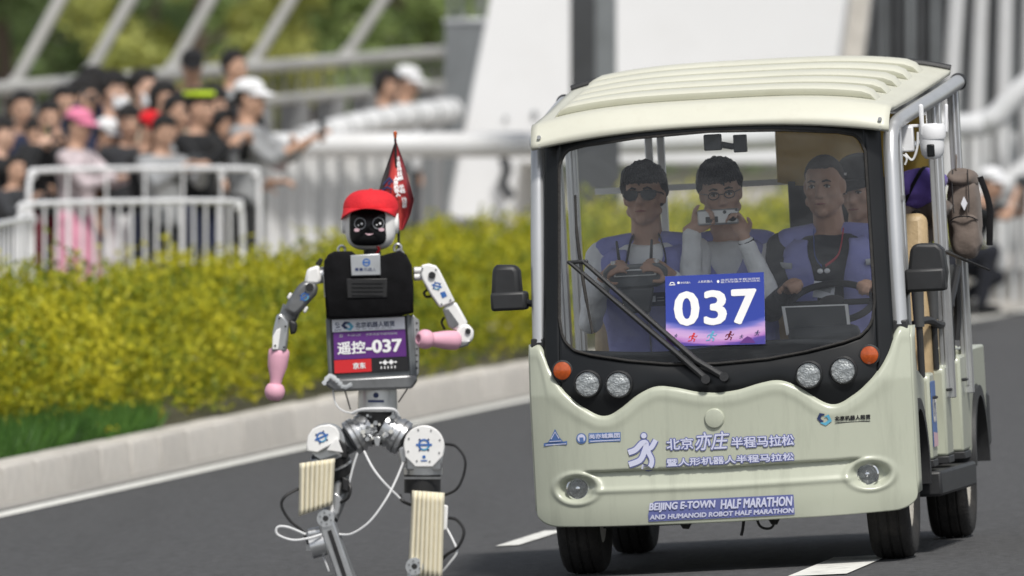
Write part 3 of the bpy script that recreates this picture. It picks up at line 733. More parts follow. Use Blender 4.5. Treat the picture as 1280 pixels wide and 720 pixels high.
# mirrors
def mirror(pts, y, arm, label):
    m = empty('mirror', MX.Translation(cpx(pts[0][0], pts[0][1], y))); m.parent = cart
    inv = m.matrix_basis.inverted()
    def add(mb, n, mt, **k): o = mb.build(n, mt, cart, **k); o.parent = m; o.matrix_parent_inverse = inv; return o
    P = [cpx(px, py, y) for px, py in pts]
    add(MB().prism([(p.x, p.z) for p in P], lambda u, v, w: V((u, w, v)), y - .05, y + .05), 'housing', 'black_plastic', bev=.02, seg=3)
    return m, add
m, add = mirror([(617, 335), (622, 331), (645, 331), (650, 338), (653, 370), (648, 386), (620, 386), (615, 378)], .25, None, '')
a, b = cpx(614, 366, .21), cpx(659, 387, .21)
add(MB().box(((a.x + b.x) / 2, .23, (a.z + b.z) / 2), (b.x - a.x, .12, a.z - b.z)), 'lower_housing', 'black_plastic', bev=.012)
add(MB().tube([cpx(655, 378, .24), cpx(668, 380, .2)], .014, 8), 'arm', 'black_plastic')
m, add = mirror([(1139, 310), (1146, 304), (1172, 304), (1180, 311), (1185, 340), (1183, 360), (1140, 360), (1136, 340)], .42, None, '')
a, b = cpx(1131, 337, .38), cpx(1183, 363, .38)
add(MB().box(((a.x + b.x) / 2, .40, (a.z + b.z) / 2), (b.x - a.x, .12, a.z - b.z)), 'lower_housing', 'black_plastic', bev=.012)
add(MB().tube([cpx(1136, 362, .42), cpx(1128, 372, .35), cpx(1122, 380, .25)], .013, 8), 'arm', 'black_plastic')
# interior
mb = MB().grid(lambda x, u: V((x, .20 + .34 * u, .87 - .05 * u * u + .012 * math.sin(x * 7) - .06 * (abs(x) / .66) ** 3 * 0)), lin(-.66, .66, 20), lin(0, 1, 8))
mb.build('dashboard', 'dash_grey', cart, solid=.02)
MB().box((0, .54, .62), (1.28, .03, .42)).build('dash_front', 'dash_grey', cart, bev=.01)
MB().box((.40, .30, .90), (.28, .12, .07)).build('instrument_cowl', 'dash_grey', cart, bev=.03)
sw = empty('steering_wheel', MX.Translation((.415, .50, 1.02))); sw.parent = cart
ax = V((0, -.45, .9)).normalized(); u = V((1, 0, 0)); w = ax.cross(u)
MB().tube([(u * math.cos(6.28318 * k / 40) + w * math.sin(6.28318 * k / 40)) * .165 for k in range(40)], .014, 8, closed=True).build('wheel_rim', 'black_plastic', sw)
mb = MB().lathe([(.05, -.03), (.05, .01), (.03, .018), (.001, .02)], (0, 0, 0), ax, 16)
for a in (0, 180, 270): mb.tube([V((0, 0, 0)), (u * math.cos(R(a)) + w * math.sin(R(a))) * .16], .012, 6, flat=.5)
mb.build('spokes', 'black_plastic', sw)
MB().cyl((0, 0, 0), V((0, -.12, -.24)), .022, n=10).build('column', 'black_plastic', sw)
def bench(y, x0, x1, zt, zs=.62, flip=1):
    c = empty('seat', MX.Translation(((x0 + x1) / 2, y, .36))); c.parent = cart
    w = x1 - x0
    MB().box((0, 0, zs - .36), (w, .42, .12)).build('cushion', 'beige_vinyl', c, bev=.035, seg=3)
    MB().box((0, .24 * flip, (zs + zt) / 2 - .33), (w, .10, zt - zs + .06), MX.Rotation(R(-8 * flip), 3, 'X')).build('backrest', 'beige_vinyl', c, bev=.035, seg=3)
    MB().box((0, 0, (zs - .36) / 2 - .04), (w * .92, .36, zs - .36 - .1)).build('seat_base', 'cream', c, bev=.01)
bench(.95, -.62, .12, 1.07); bench(.95, .18, .62, 1.07); bench(1.62, -.62, .62, 1.12); bench(1.10, .60, .725, 1.29); bench(2.45, -.62, .62, 1.15)
# ochre rear curtain with sagging edge
mb = MB()
def curt(u, v):
    x = .06 + .62 * u; zt = 1.80 - .06 * u; zl = 1.50 - .02 * math.sin(u * 9); zz = zt - (zt - zl) * v
    return V((x + .20 * (1 - v) * (1 - u) * 0, 2.02 + .02 * math.sin(u * 26) * (.3 + v), zz))
MB().grid(curt, lin(0, 1, 50), lin(0, 1, 10)).build('rear_curtain', 'ochre_cloth', cart, solid=.004)
MB().box((.39, 2.03, 1.34), (.58, .02, .32)).build('rear_screen', 'dash_grey', cart, bev=.005)
# grab poles and lever by the driver's door side
for x, z0, z1, y in ((.715, .70, 1.00, .92), (.735, .72, 1.02, 1.32), (.755, .74, 1.06, 1.82)):
    MB().cyl((x, y, z0), (x, y, z1), .014, n=10).build('grab_pole', 'black_plastic', cart)
    MB().cyl((x, y, z1 - .10), (x, y, z1 + .07), .021, .026, n=12).build('pole_grip', 'dash_grey', cart)
MB().tube(strip([cpx(1143, 405, 1.0), cpx(1160, 400, 1.2), cpx(1178, 405, 1.4), cpx(1190, 370, 1.6), cpx(1197, 335, 1.8)], 5), .016, 8).build('grab_rail', 'black_plastic', cart)
MB().tube([cpx(1196, 335, 2.0), cpx(1197, 400, 2.0), cpx(1195, 425, 2.0)], .016, 8).build('grab_rail', 'black_plastic', cart)
MB().tube([cpx(1181, 314, 1.45), cpx(1204, 324, 1.0), cpx(1238, 338, .9)], [.010, .007, .005], 6).build('rear_wiper', 'black_plastic', cart)
# dash camera on the windscreen
dcam = empty('dash_camera', CM @ MX.Translation(cpx(891, 178, .28)), 'small grey dash camera stuck to the top of the windscreen', 'camera')
MB().box((0, 0, 0), (.07, .03, .065)).build('body', 'dash_grey', dcam, bev=.006)
MB().box((-.004, -.017, .012), (.05, .004, .03)).build('screen', 'lens_glass', dcam)
MB().tube([V((.03, .02, -.01)), V((.07, .03, -.02)), V((.10, .03, -.02))], .014, 8).box((.105, .03, -.01), (.05, .05, .07)).build('mount', 'black_plastic', dcam, bev=.004)
# plate with a white border behind the windscreen
wpq = [cpx(px, py, .30) for px, py in ((977, 383), (1060, 380), (1064, 414), (983, 419))]
pl = empty('bordered_plate', CM @ MX.Translation(wpq[3]), 'dark plate with a white border standing on the dashboard', 'plate')
o0 = wpq[3]
Q = [p - o0 for p in wpq]
MB().add([p for p in Q] + [p + V((0, .008, 0)) for p in Q], [(0, 1, 2, 3), (7, 6, 5, 4), (0, 3, 7, 4), (1, 5, 6, 2), (0, 4, 5, 1), (3, 2, 6, 7)]).build('board', 'dash_grey', pl)
c = sum(Q, V()) / 4
fr = MB()
inn = [c + (p - c) * .90 for p in Q]
for i in range(4):
    j = (i + 1) % 4; f = V((0, -.003, 0)); fr.add([Q[i] + f, Q[j] + f, inn[j] + f, inn[i] + f], [(0, 1, 2, 3)])
fr.build('border', 'print_white', pl, fix=False)
# security camera on the pillar rail
pc = empty('security_camera', CM @ MX.Translation(cpx(1165, 200, .62)), 'white dome security camera with two aerials under the roof rail', 'security camera')
o0 = cpx(1165, 200, .62); s_ = 1 / 313
def L_(px, py, dy=0): p = cpx(px, py, .62) - o0; p.y += dy; return p
MB().lathe([(.001, -.01), (.030, -.006), (.044, .012), (.048, .04), (.048, .075), (.001, .078)], L_(1166, 196), (0, 0, 1), 28).build('dome', 'white_plastic', pc)
MB().lathe([(.050, 0), (.053, .01), (.053, .05), (.046, .06), (.001, .062)], L_(1166, 174), (0, 0, 1), 28).build('body', 'white_plastic', pc)
MB().box(L_(1165, 188, -.048), (.030, .012, .050), None).build('camera_window', 'black_gloss', pc, bev=.005)
MB().cap(L_(1154, 168, -.03), L_(1152, 133, -.03), .008, .010).build('aerial', 'white_plastic', pc)
MB().cap(L_(1182, 164, .03), L_(1182, 132, .03), .006, .007).build('aerial', 'white_plastic', pc)
MB().box(L_(1148, 157), (.15, .03, .012)).build('bracket', 'white_plastic', pc, bev=.003)
MB().box(L_(1133, 174), (.06, .05, .10)).build('junction_box', 'white_plastic', pc, bev=.006)
MB().tube(strip([L_(1118, 178, -.03), L_(1124, 190, -.03), L_(1134, 197, -.03), L_(1132, 206, -.03)], 5), .004, 6).build('cable', 'wire_white', pc)
MB().tube(strip([L_(1148, 165, -.02), L_(1147, 185, -.02), L_(1141, 200, -.02), L_(1132, 192, -.02)], 5), .005, 6).build('cable', 'wire_white', pc)
# ================================================================== ROBOT
DR = 41.0; SR = FPX / DR
def q(px, py, d=0): return at(px, py, DR + d)
def rp(n): return n / SR
mat('robot_alu', (.58, .59, .60), .3, metal=.85, var=.12, scale=18, dirt=.25, dcol=(.2, .2, .2), dscale=20)
mat('robot_alu_dark', (.23, .235, .24), .38, metal=.7, var=.2, scale=16)
mat('robot_white', (.80, .80, .79), .3, var=.04, scale=10, dirt=.25, dcol=(.5, .5, .5), dscale=14)
mat('robot_black', (.014, .014, .015), .5, var=.3, scale=20)
mat('robot_fabric', (.006, .006, .007), .95, var=.4, scale=25, bump=.2, bscale=22, spec=.2)
mat('robot_grey', (.17, .185, .195), .45, metal=.3, var=.18, scale=14, dirt=.3, dcol=(.33, .35, .37), dscale=25)
mat('pink_silicone', (.72, .39, .49), .55, var=.05, scale=20, spec=.35)
mat('ivory_plastic', (.70, .65, .50), .5, var=.06, scale=14)
mat('cap_red', (.62, .012, .022), .8, var=.12, scale=30, bump=.2, bscale=120)
mat('screen_black', (.004, .004, .005), .35, spec=.3)
mat('face_white', (.85, .85, .86), .5)
mat('face_grey', (.28, .29, .31), .5)
mat('face_pink', (.62, .42, .47), .6)
mat('clear_tape', (.62, .65, .67), .15, spec=.9)
mat('print_blue', (.035, .13, .40), .5)
mat('print_navy', (.02, .035, .11), .5)
mat('print_cyan', (.10, .38, .55), .5)
mat('print_purple', (.105, .022, .19), .45)
mat('print_red', (.60, .02, .025), .45)
mat('print_black', (.012, .012, .014), .45)
mat('print_grey', (.35, .36, .40), .5)
mat('paper_white', (.78, .80, .86), .5)

bp = q(470, 0); bp.z = bank(et(bp.x, bp.y)[0])
robot = empty('humanoid_robot', bp, 'running humanoid robot in red cap with pink club hands and race number bib', 'robot')
def part(mb, name, m, parent=None, **k): return mb.build(name, m, parent or robot, world=True, **k)
def plate(poly, d0, d1): return MB().prism(poly, lambda u, v, w: q(u, v, w), d0, d1)
def pr2(datas, d, name, m, parent):
    mb = MB()
    for i, dt in enumerate(datas): mb.tri2(dt, lambda x, y: q(x, y, d - i * .00012))
    return mb.build(name, m, parent, world=True, smooth=False, fix=False)
def emblem(cx, cy, r, d, parent, tilt=0, sq=1.0):
    "blue ring with a cross bar and small studs"
    c, s = math.cos(R(tilt)), math.sin(R(tilt))
    def T(data): return [(cx + (x * c - y * s) * sq, cy + (x * s + y * c)) for x, y in data[0]], data[1]
    pr2([T(arc2(0, 0, r * .62, 0, 360, r * .24, 24)), T(poly2([(-r, -r * .13), (r, -r * .13), (r, r * .13), (-r, r * .13)]))], d, 'emblem', 'print_blue', parent)
    pr2([T(disc2(r * .85 * math.cos(R(a)), r * .85 * math.sin(R(a)), r * .13, 8)) for a in (50, 130, 230, 310)], d - .0005, 'emblem_studs', 'print_navy', parent)
    pr2([T(arc2(0, 0, r * .6, 20, 120, r * .16, 10))], d - .001, 'emblem_arc', 'print_cyan', parent)
def heavy0(st, w, h, x, y, k, n=6):
    t = text2(st, w, h, x, y); return [t] + [([(a + k * math.cos(6.28318 * i / n), b + k * math.sin(6.28318 * i / n)) for a, b in t[0]], t[1]) for i in range(n)]
# --- torso
torso = part(plate([(407, 397), (517, 394), (522, 470), (514, 481), (419, 484), (411, 479)], -.02, .17), 'torso_frame', 'robot_grey', bev=.008)
part(plate([(404, 480), (411, 474), (520, 468), (522, 476), (515, 486), (418, 489)], -.035, .18), 'bottom_tray', 'robot_alu_dark', torso, bev=.008)
part(plate([(508, 393), (512, 393), (517, 468), (513, 471)], -.034, -.01), 'frame_strip', 'robot_grey', torso, bev=.002)
sp = part(plate([(515, 392), (519, 396), (524, 400), (524, 466), (521, 472), (519, 470)], -.015, .15), 'side_plate', 'robot_alu', torso, bev=.003)
for k in range(8): part(MB().cyl(q(521, 404 + k * 8, -.02), q(521, 404 + k * 8, .0), rp(1.3), n=8), 'screw', 'robot_black', sp)
bag = MB()
prof = [(405, 326), (410, 318), (418, 314), (440, 314), (446, 319), (456, 321), (476, 320), (485, 317), (500, 313), (508, 318), (515, 332), (517, 360), (517, 391), (500, 395), (440, 398), (408, 398), (406, 370), (404, 345)]
rings = []
cx, cy = 461, 356
for w, k in ((-.075, .92), (-.07, .965), (-.055, .99), (0, 1), (.15, 1), (.2, .97), (.22, .85)):
    rings.append([q(cx + (u - cx) * k, cy + (v - cy) * k, w - .012 * NZ.noise(V((u * .05, v * .05, w)))) for u, v in prof])
part(bag.ring(rings), 'chest_cover', 'robot_fabric', angle=180)
tagp = part(plate([(438, 319), (475, 317), (476, 344), (439, 345)], -.088, -.072), 'chest_tag', 'galvanised', bev=.003)
pr2([arc2(458, 328, 4.2, 0, 360, 1.6, 18), poly2([(453, 327), (463, 327), (463, 329), (453, 329)])], -.0895, 'tag_emblem', 'print_blue', tagp)
pr2([text2('机器人', 15, -4.5, 455, 339), poly2([(444, 335), (448, 335), (448, 338.5), (444, 338.5)]), poly2([(449.5, 335), (453.5, 335), (453.5, 338.5), (449.5, 338.5)])], -.0895, 'tag_writing', 'print_navy', tagp)
mg = part(plate([(433, 348), (484, 348), (484, 372), (434, 373)], -.080, -.066), 'chest_grille', 'robot_black', bev=.003)
for k in range(4): part(plate([(440, 352 + k * 5), (479, 352 + k * 5), (479, 354 + k * 5), (440, 354 + k * 5)], -.084, -.079), 'grille_bar', 'robot_black', mg)
part(plate([(508, 333), (514, 333), (516, 363), (510, 366)], -.06, .02), 'shoulder_rail', 'robot_alu', bev=.004)
part(plate([(404, 340), (407, 340), (408, 372), (405, 372)], -.05, .04), 'shoulder_rail', 'robot_alu', bev=.003)
for x, y in ((427, 313), (497, 311)): part(MB().tube(strip([q(x - 4, y + 3, .05), q(x - 4, y - 3, .05), q(x, y - 6, .05), q(x + 4, y - 3, .05), q(x + 4, y + 3, .05)], 4), rp(1.6), 8), 'lifting_eye', 'robot_alu')
part(MB().tube(strip([q(404, 481, -.04), q(412, 470, -.045), q(422, 476, -.05), q(430, 484, -.045), q(440, 480, -.04)], 5), [rp(1.2 + 2.2 * abs(math.sin(i * 1.7))) for i in range(21)], 6, flat=.15), 'torn_tape', 'clear_tape')
# --- number bib: boards with print
bib = part(plate([(413, 400), (507, 396), (511, 463), (416, 468)], -.030, -.022), 'bib_board', 'print_black', bev=.001)
def bx_(u, v): # bib plane: u,v in 0..1 from top left
    x = 413 + (507 - 413) * u + (2 + 1.5 * u) * v; y = 400 - 4 * u + (68 - 1 * u) * v; return x, y
def bibp(datas, d, name, m):
    mb = MB()
    for i, dt in enumerate(datas): mb.tri2(dt, lambda u, v: q(*bx_(u, v), d - i * .00012))
    return mb.build(name, m, bib, world=True, smooth=False, fix=False)
def rect(u0, v0, u1, v1): return poly2([(u0, v0), (u1, v0), (u1, v1), (u0, v1)])
bibp([rect(.02, .0, .985, .225)], -.0315, 'logo_strip', 'paper_white')
bibp([rect(.035, .235, .985, .735)], -.0315, 'number_field', 'print_purple')
bibp([rect(.035, .745, .52, .985)], -.0315, 'sponsor_field', 'print_red')
bibp(heavy0('北京机器人租赁', .52, -.10, .33, .165, .002), -.0325, 'writing', 'print_navy')
bibp([band2([(.255, .06), (.20, .06), (.165, .11), (.20, .16), (.225, .15)], [.02, .05, .05, .05, .02])], -.0325, 'logo', 'print_navy')
bibp([band2([(.20, .17), (.255, .19), (.285, .14), (.25, .08), (.215, .10)], [.02, .045, .045, .045, .015])], -.0325, 'logo', 'print_cyan')
bibp([arc2(.09, .08, .022, 0, 320, .012), band2([(.07, .15), (.12, .13)], .02), rect(.05, .185, .14, .195)], -.0325, 'logo', 'print_navy')
bibp([rect(.33 + .085 * k, .185, .33 + .085 * k + .06, .198) for k in range(6)], -.0325, 'small_print', 'print_grey')
bibp(heavy0('遥控', .36, -.225, .085, .64, .006) + heavy0('-037', .46, -.225, .465, .635, .011), -.0325, 'writing', 'face_white')
bibp([text2('北京亦庄半程马拉松', .42, -.045, .46, .318, .01), text2('亦庄', .14, -.04, .26, .318), disc2(.235, .295, .012, 10), band2([(.11, .315), (.16, .318)], .012), arc2(.135, .3, .02, 180, 360, .01)], -.0325, 'small_print', 'print_grey')
bibp(heavy0('京东', .16, -.11, .28, .92, .004), -.0325, 'writing', 'face_white')
bibp([disc2(.64, .83, .018, 4, .024), disc2(.70, .83, .036, 4, .05), disc2(.78, .83, .036, 4, .05), disc2(.84, .83, .018, 4, .024), rect(.64, .822, .84, .838)] + [rect(.64 + .045 * k, .90, .655 + .045 * k, .945) for k in range(5)], -.0325, 'logo', 'face_white')
# --- neck and head
part(MB().cyl(q(466, 322, .04), q(464, 303, .05), rp(11), rp(10), 18), 'neck', 'robot_black')
part(MB().tube(strip([q(470, 318, .01), q(474, 311, .0), q(468, 306, .01)], 4), rp(1.6), 6), 'neck_wire', 'cap_red')
def sup(c, r, n, nu=40, nv=24, keep=None):
    "superellipsoid head shell"
    mb = MB(); c = V(c)
    f = lambda a: math.copysign(abs(a) ** (2 / n), a)
    def P(u, v):
        return c + V((r[0] * f(math.cos(v)) * f(math.cos(u)), r[1] * f(math.cos(v)) * f(math.sin(u)), r[2] * f(math.sin(v))))
    mb.grid(P, lin(0, 6.28318 * (1 - 1 / nu), nu), lin(-1.5706, 1.5706, nv), closeu=True)
    return mb
hc = q(463, 279, .06); hr = (rp(32), rp(30), rp(34))
head = part(sup(hc, hr, 3.0), 'head', 'robot_white', angle=180)
fc = hc + V((rp(-2.5), 0, rp(-4.5)))
mb = MB(); ring_ = []
for k, dd in ((1, .0), (.97, -.006), (.9, -.009), (.0, -.013)):
    ring_.append([V((fc.x + rp(23.5) * k * math.copysign(abs(math.cos(a)) ** .5, math.cos(a)), hc.y - hr[1] * 1.0 + dd + .018 * (abs(math.cos(a)) * k) ** 3 + .012 * (abs(math.sin(a)) * k) ** 3, fc.z + rp(23.5) * k * math.copysign(abs(math.sin(a)) ** .5, math.sin(a)))) for a in lin(0, 6.28318 * 47 / 48, 48)])
face = part(mb.ring(ring_, cap0=False, cap1=False), 'face_screen', 'screen_black', angle=180)
fd = (hc.y - hr[1] - .0165) - DR
ey = [(450, 279.5), (473, 279)]
fw, fg, fp = [], [], []
for x, y in ey:
    fg.append(arc2(x, y, 7.0, 0, 360, .9, 22)); fw += [disc2(x + 2.2, y + .2, 1.5, 8), disc2(x - 2, y + 2, 1.0, 8)]
fp = [disc2(446, 287.5, 3.6, 12, 2.2), disc2(477, 287, 3.8, 12, 2.2)]
pr2(fw, fd - .001, 'eye_glint', 'face_white', head); pr2(fg, fd, 'eye_ring', 'face_grey', head); pr2(fp, fd - .0005, 'cheek_blush', 'face_pink', head)
pr2([band2([(456.5, 292), (459, 292.8), (461.5, 293.2), (464, 292.8), (466.5, 292)], [.5, 1.6, 2.2, 1.6, .5])], fd, 'mouth', 'face_pink', head)
for s, x in ((-1, 432), (1, 493.5)):
    part(MB().lathe([(rp(13), -.012), (rp(14), 0), (rp(12), .012), (.001, .016)], q(x, 279, .06), (s, 0, 0), 28), 'ear_disc', 'robot_white', head)
# cap
mb = MB(); cc = hc + V((rp(.5), 0, rp(17)))
def capf(u, v):
    a = u; ph = v * math.pi / 2
    rr = math.cos(ph) ** .75; zz = rp(24.5) * math.sin(ph) ** .9
    return cc + V((rp(34.5) * rr * math.cos(a), rp(34) * rr * math.sin(a), zz - rp(2) * math.sin(a) * 0 + .003 * math.sin(3 * a) * rr))
capo = part(MB().grid(capf, lin(0, 6.28318 * 47 / 48, 48), lin(0, .999, 16), closeu=True), 'cap', 'cap_red', solid=.003, angle=180)
def brimf(u, v):
    a = R(193 + 154 * u); ext = math.sin(math.pi * u) ** .6
    r1, r2 = 1.0, 1.0 + .55 * ext
    r_ = r1 + (r2 - r1) * v; x = rp(34.5) * math.cos(a) * (1 + .10 * v * ext); y = rp(34) * math.sin(a) * r_
    drop = -rp(9) * v * (-.1 + 1.5 * (abs(math.cos(a))) ** 2) * (1 if u > .5 else 1.2)
    return cc + V((x - rp(3) * v, y, rp(1.5) + drop))
part(MB().grid(brimf, lin(0, 1, 40), lin(0, 1, 10)), 'brim', 'cap_red', capo, solid=.004, angle=180)
part(MB().ell(cc + V((0, 0, rp(24.8))), (rp(3), rp(3), rp(1.6))), 'button', 'cap_red', capo)
# flag on its pole
pole = part(MB().tube([q(499, 322, .16), q(498, 280, .16), q(494, 172, .16)], rp(1.5), 8), 'flag_pole', 'robot_black')
part(MB().cap(q(494, 172, .16), q(494, 166, .16), rp(1.6), rp(2.6)), 'pole_tip', 'amber', pole)
part(MB().tube(strip([q(500, 322, .15), q(496, 317, .14), q(499, 312, .14), q(504, 317, .14), q(507, 326, .15)], 4), rp(2), 8), 'pole_clamp', 'robot_alu', pole)
LF = [(494, 176), (486, 200), (478, 222), (473, 240), (478, 256), (488, 272), (498, 288)]
RF = [(495, 176), (502, 195), (508, 214), (513, 232), (518, 250), (513, 269), (504, 287)]
def flagp(u, v):
    k = v * (len(LF) - 1); i = min(int(k), len(LF) - 2); t = k - i
    a = (LF[i][0] + (LF[i + 1][0] - LF[i][0]) * t, LF[i][1] + (LF[i + 1][1] - LF[i][1]) * t)
    b = (RF[i][0] + (RF[i + 1][0] - RF[i][0]) * t, RF[i][1] + (RF[i + 1][1] - RF[i][1]) * t)
    return q(a[0] + (b[0] - a[0]) * u, a[1] + (b[1] - a[1]) * u, .155 + .03 * math.sin(u * 7 + v * 2.5) * v + .015 * math.sin(v * 9))
def flagmat():
    m = bpy.data.materials.new('flag_cloth'); m.use_nodes = True; nt = m.node_tree; L = nt.links; b = nt.nodes['Principled BSDF']; b.inputs['Roughness'].default_value = .7
    uv = nt.nodes.new('ShaderNodeUVMap'); uv.uv_map = 'uv'
    n = nt.nodes.new('ShaderNodeTexNoise'); n.inputs['Scale'].default_value = 5; n.inputs['Detail'].default_value = 3
    L.new(uv.outputs[0], n.inputs['Vector'])
    sx = nt.nodes.new('ShaderNodeSeparateXYZ'); L.new(uv.outputs[0], sx.inputs[0])
    a = nt.nodes.new('ShaderNodeMath'); a.operation = 'MULTIPLY_ADD'; a.inputs[1].default_value = .35; L.new(n.outputs['Fac'], a.inputs[0])
    w = nt.nodes.new('ShaderNodeMath'); w.operation = 'MULTIPLY_ADD'; w.inputs[1].default_value = .75; w.inputs[2].default_value = .08; L.new(sx.outputs[0], w.inputs[0]); L.new(w.outputs[0], a.inputs[2])
    r = nt.nodes.new('ShaderNodeValToRGB'); e = r.color_ramp.elements
    e[0].position = .36; e[0].color = (.012, .010, .012, 1); e[1].position = .95; e[1].color = (.10, .01, .015, 1)
    for p, c in ((.44, (.20, .012, .02)), (.6, (.52, .05, .04)), (.75, (.45, .03, .03)), (.88, (.22, .012, .02))): x = e.new(p); x.color = (*c, 1)
    L.new(a.outputs[0], r.inputs[0]); L.new(r.outputs[0], b.inputs['Base Color']); M['flag_cloth'] = m
flagmat()
fu, fv = lin(0, 1, 18), lin(0, 1, 36)
flag = part(MB().grid(flagp, fu, fv), 'flag', 'flag_cloth', fix=False, angle=180)
uvl = flag.data.uv_layers.new(name='uv')
for p in flag.data.polygons:
    for li, vi in zip(p.loop_indices, p.vertices): uvl.data[li].uv = (fu[vi % 18], fv[vi // 18])
def flagprint(datas, name, m):
    mb = MB()
    for i, dt in enumerate(datas): mb.tri2(dt, lambda u, v: flagp(u, v) + V((0, -.004 - i * .0001, 0)))
    return mb.build(name, m, flag, world=True, smooth=False, fix=False)
def vtext(s, u, v0, v1, w):
    out = []; h = (v1 - v0) / len(s)
    for i, ch in enumerate(s): out += heavy0(ch, w, -h * .8, u, v0 + h * (i + .85), .008, 4)
    return out
flagprint(vtext('半程马拉松', .62, .16, .42, .20) + vtext('半程', .64, .47, .57, .16) + vtext('人形机器人', .48, .36, .60, .15) + vtext('马拉松', .62, .62, .74, .15), 'writing', 'face_white')
flagprint([band2([(.1, .42), (.3, .36), (.45, .42)], .03), disc2(.32, .42, .06, 8, .025), band2([(.05, .5), (.25, .46), (.42, .5), (.3, .56)], .025)], 'flag_figure', 'print_navy')
# --- waist, pelvis
part(MB().cyl(q(472, 482, .07), q(472, 514, .07), rp(24), rp(25), 28), 'waist', 'robot_alu')
pr2([disc2(470, 494, 3.5, 12), poly2([(460, 500), (480, 500), (480, 503), (460, 503)])], .07 - rp(24.8) - .002, 'waist_emblem', 'print_navy', robot)
pel = part(MB().cyl(q(471, 512, .07), q(471, 556, .06), rp(25), rp(12), 20), 'pelvis', 'robot_black')
for k in range(26):
    rr = random.Random(k); x, y = 471 + rr.uniform(-22, 22), 516 + rr.uniform(0, 34)
    part(MB().cyl(q(x, y, .0 - .012 * rr.random()), q(x, y, .05), rp(rr.uniform(1.5, 3.2)), n=8), 'bolt', rr.choice(['robot_alu', 'chrome', 'robot_alu_dark']), pel)
part(MB().tube(strip([q(440, 517, .0), q(452, 512, -.02), q(472, 511, -.03), q(492, 512, -.02), q(498, 520, .0)], 5), rp(2), 8), 'hose', 'wire_white')
for s, cx_ in ((-1, 446), (1, 497)):
    c = q(cx_, 544, .06); a = V((s * .86, -.12, -.50)).normalized()
    hip = part(MB().lathe([(rp(10), -rp(22)), (rp(21.5), -rp(20)), (rp(22), -rp(8)), (rp(20), -rp(7)), (rp(20), -rp(4)), (rp(22.5), -rp(3)), (rp(22.5), rp(9)), (rp(19), rp(10)), (rp(10), rp(11))], c, a, 36), 'hip_motor', 'robot_alu', angle=30)
    part(MB().lathe([(rp(22.7), rp(2)), (rp(23.2), rp(2.6)), (rp(23.2), rp(3.6)), (rp(22.7), rp(4.2))], c, a, 36), 'motor_band', 'robot_alu_dark', hip)
    part(MB().tube([c + a * rp(8), q(cx_ + s * 22, 558, .09)], [rp(17), rp(15)], 20), 'hip_link', 'robot_alu_dark')
part(plate([(467, 546), (476, 546), (474, 558), (469, 558)], -.06, .0), 'crotch_clip', 'robot_alu', bev=.002)
# --- image-right leg: motor, black drum, corrugated guard
mo = part(MB().cyl(q(530, 559, .0), q(530, 559, .13), rp(26), n=36), 'thigh_motor', 'robot_alu', angle=30)
pts = [(530 + 25.5 * math.cos(R(a)), 557 - 25.5 * math.sin(R(a))) for a in range(-18, 199, 9)] + [(506, 571), (519, 584), (541, 584), (554, 570)]
pl_ = part(plate(pts, -.022, -.002), 'motor_cover', 'robot_white', mo, bev=.004)
emblem(530, 556, 10, -.024, pl_)
pr2([disc2(530, 571, 2.2, 8), poly2([(526, 575), (534, 575), (534, 576.5), (526, 576.5)])], -.024, 'cover_print', 'print_blue', pl_)
for a in range(20, 360, 45): part(MB().cyl(q(530 + 21 * math.cos(R(a)), 557 - 21 * math.sin(R(a)), -.025), q(530 + 21 * math.cos(R(a)), 557 - 21 * math.sin(R(a)), -.02), rp(1.1), n=8), 'screw', 'robot_alu_dark', pl_)
part(plate([(506, 568), (508, 588), (552, 588), (554, 568)], .005, .12), 'motor_mount', 'robot_alu', bev=.006)
part(MB().cyl(q(529, 585, .065), q(529, 593, .065), rp(24), n=32), 'drum_ring', 'robot_alu', angle=30)
part(MB().cyl(q(528, 592, .065), q(528, 616, .065), rp(23), n=32), 'thigh_drum', 'robot_black', angle=30)
def corr(cor, n, d, depth, name='shin_guard'):
    "corrugated panel through four corners (tl, tr, br, bl), ridges running down"
    tl, tr, br, bl = [V((*p, 0)) for p in cor]
    us = lin(0, 1, n * 8 + 1)
    def f(u, v, back=0):
        p = (tl.lerp(tr, u)).lerp(bl.lerp(br, u), v)
        return q(p.x, p.y, d - depth * (.5 + .5 * math.sin(u * n * 6.28318 - 1.57)) - .03 * math.sin(u * 3.14) + back)
    mb = MB().grid(lambda u, v: f(u, v), us, lin(0, 1, 10))
    return part(mb, name, 'ivory_plastic', solid=.006, angle=180)
corr([(516, 613), (555, 616), (552, 726), (511, 718)], 7, -.01, .012)
part(MB().tube([q(529, 612, .07), q(530, 660, .075), q(527, 722, .08)], [rp(17), rp(14), rp(13)], 18), 'thigh_link', 'robot_alu_dark')
part(plate([(552, 630), (560, 632), (559, 662), (551, 664)], .0, .08), 'side_module', 'robot_white', bev=.004)
part(MB().cyl(q(518, 708, -.05), q(518, 708, .12), rp(11), n=24), 'knee_joint', 'robot_alu', angle=30)
part(plate([(508, 700), (526, 698), (534, 790), (532, 810), (520, 812), (514, 790)], -.04, .03), 'shin_link', 'robot_alu', bev=.012)
part(plate([(505, 806), (545, 806), (556, 818), (556, 823), (500, 823), (500, 816)], -.16, .10), 'foot', 'robot_black', bev=.015)
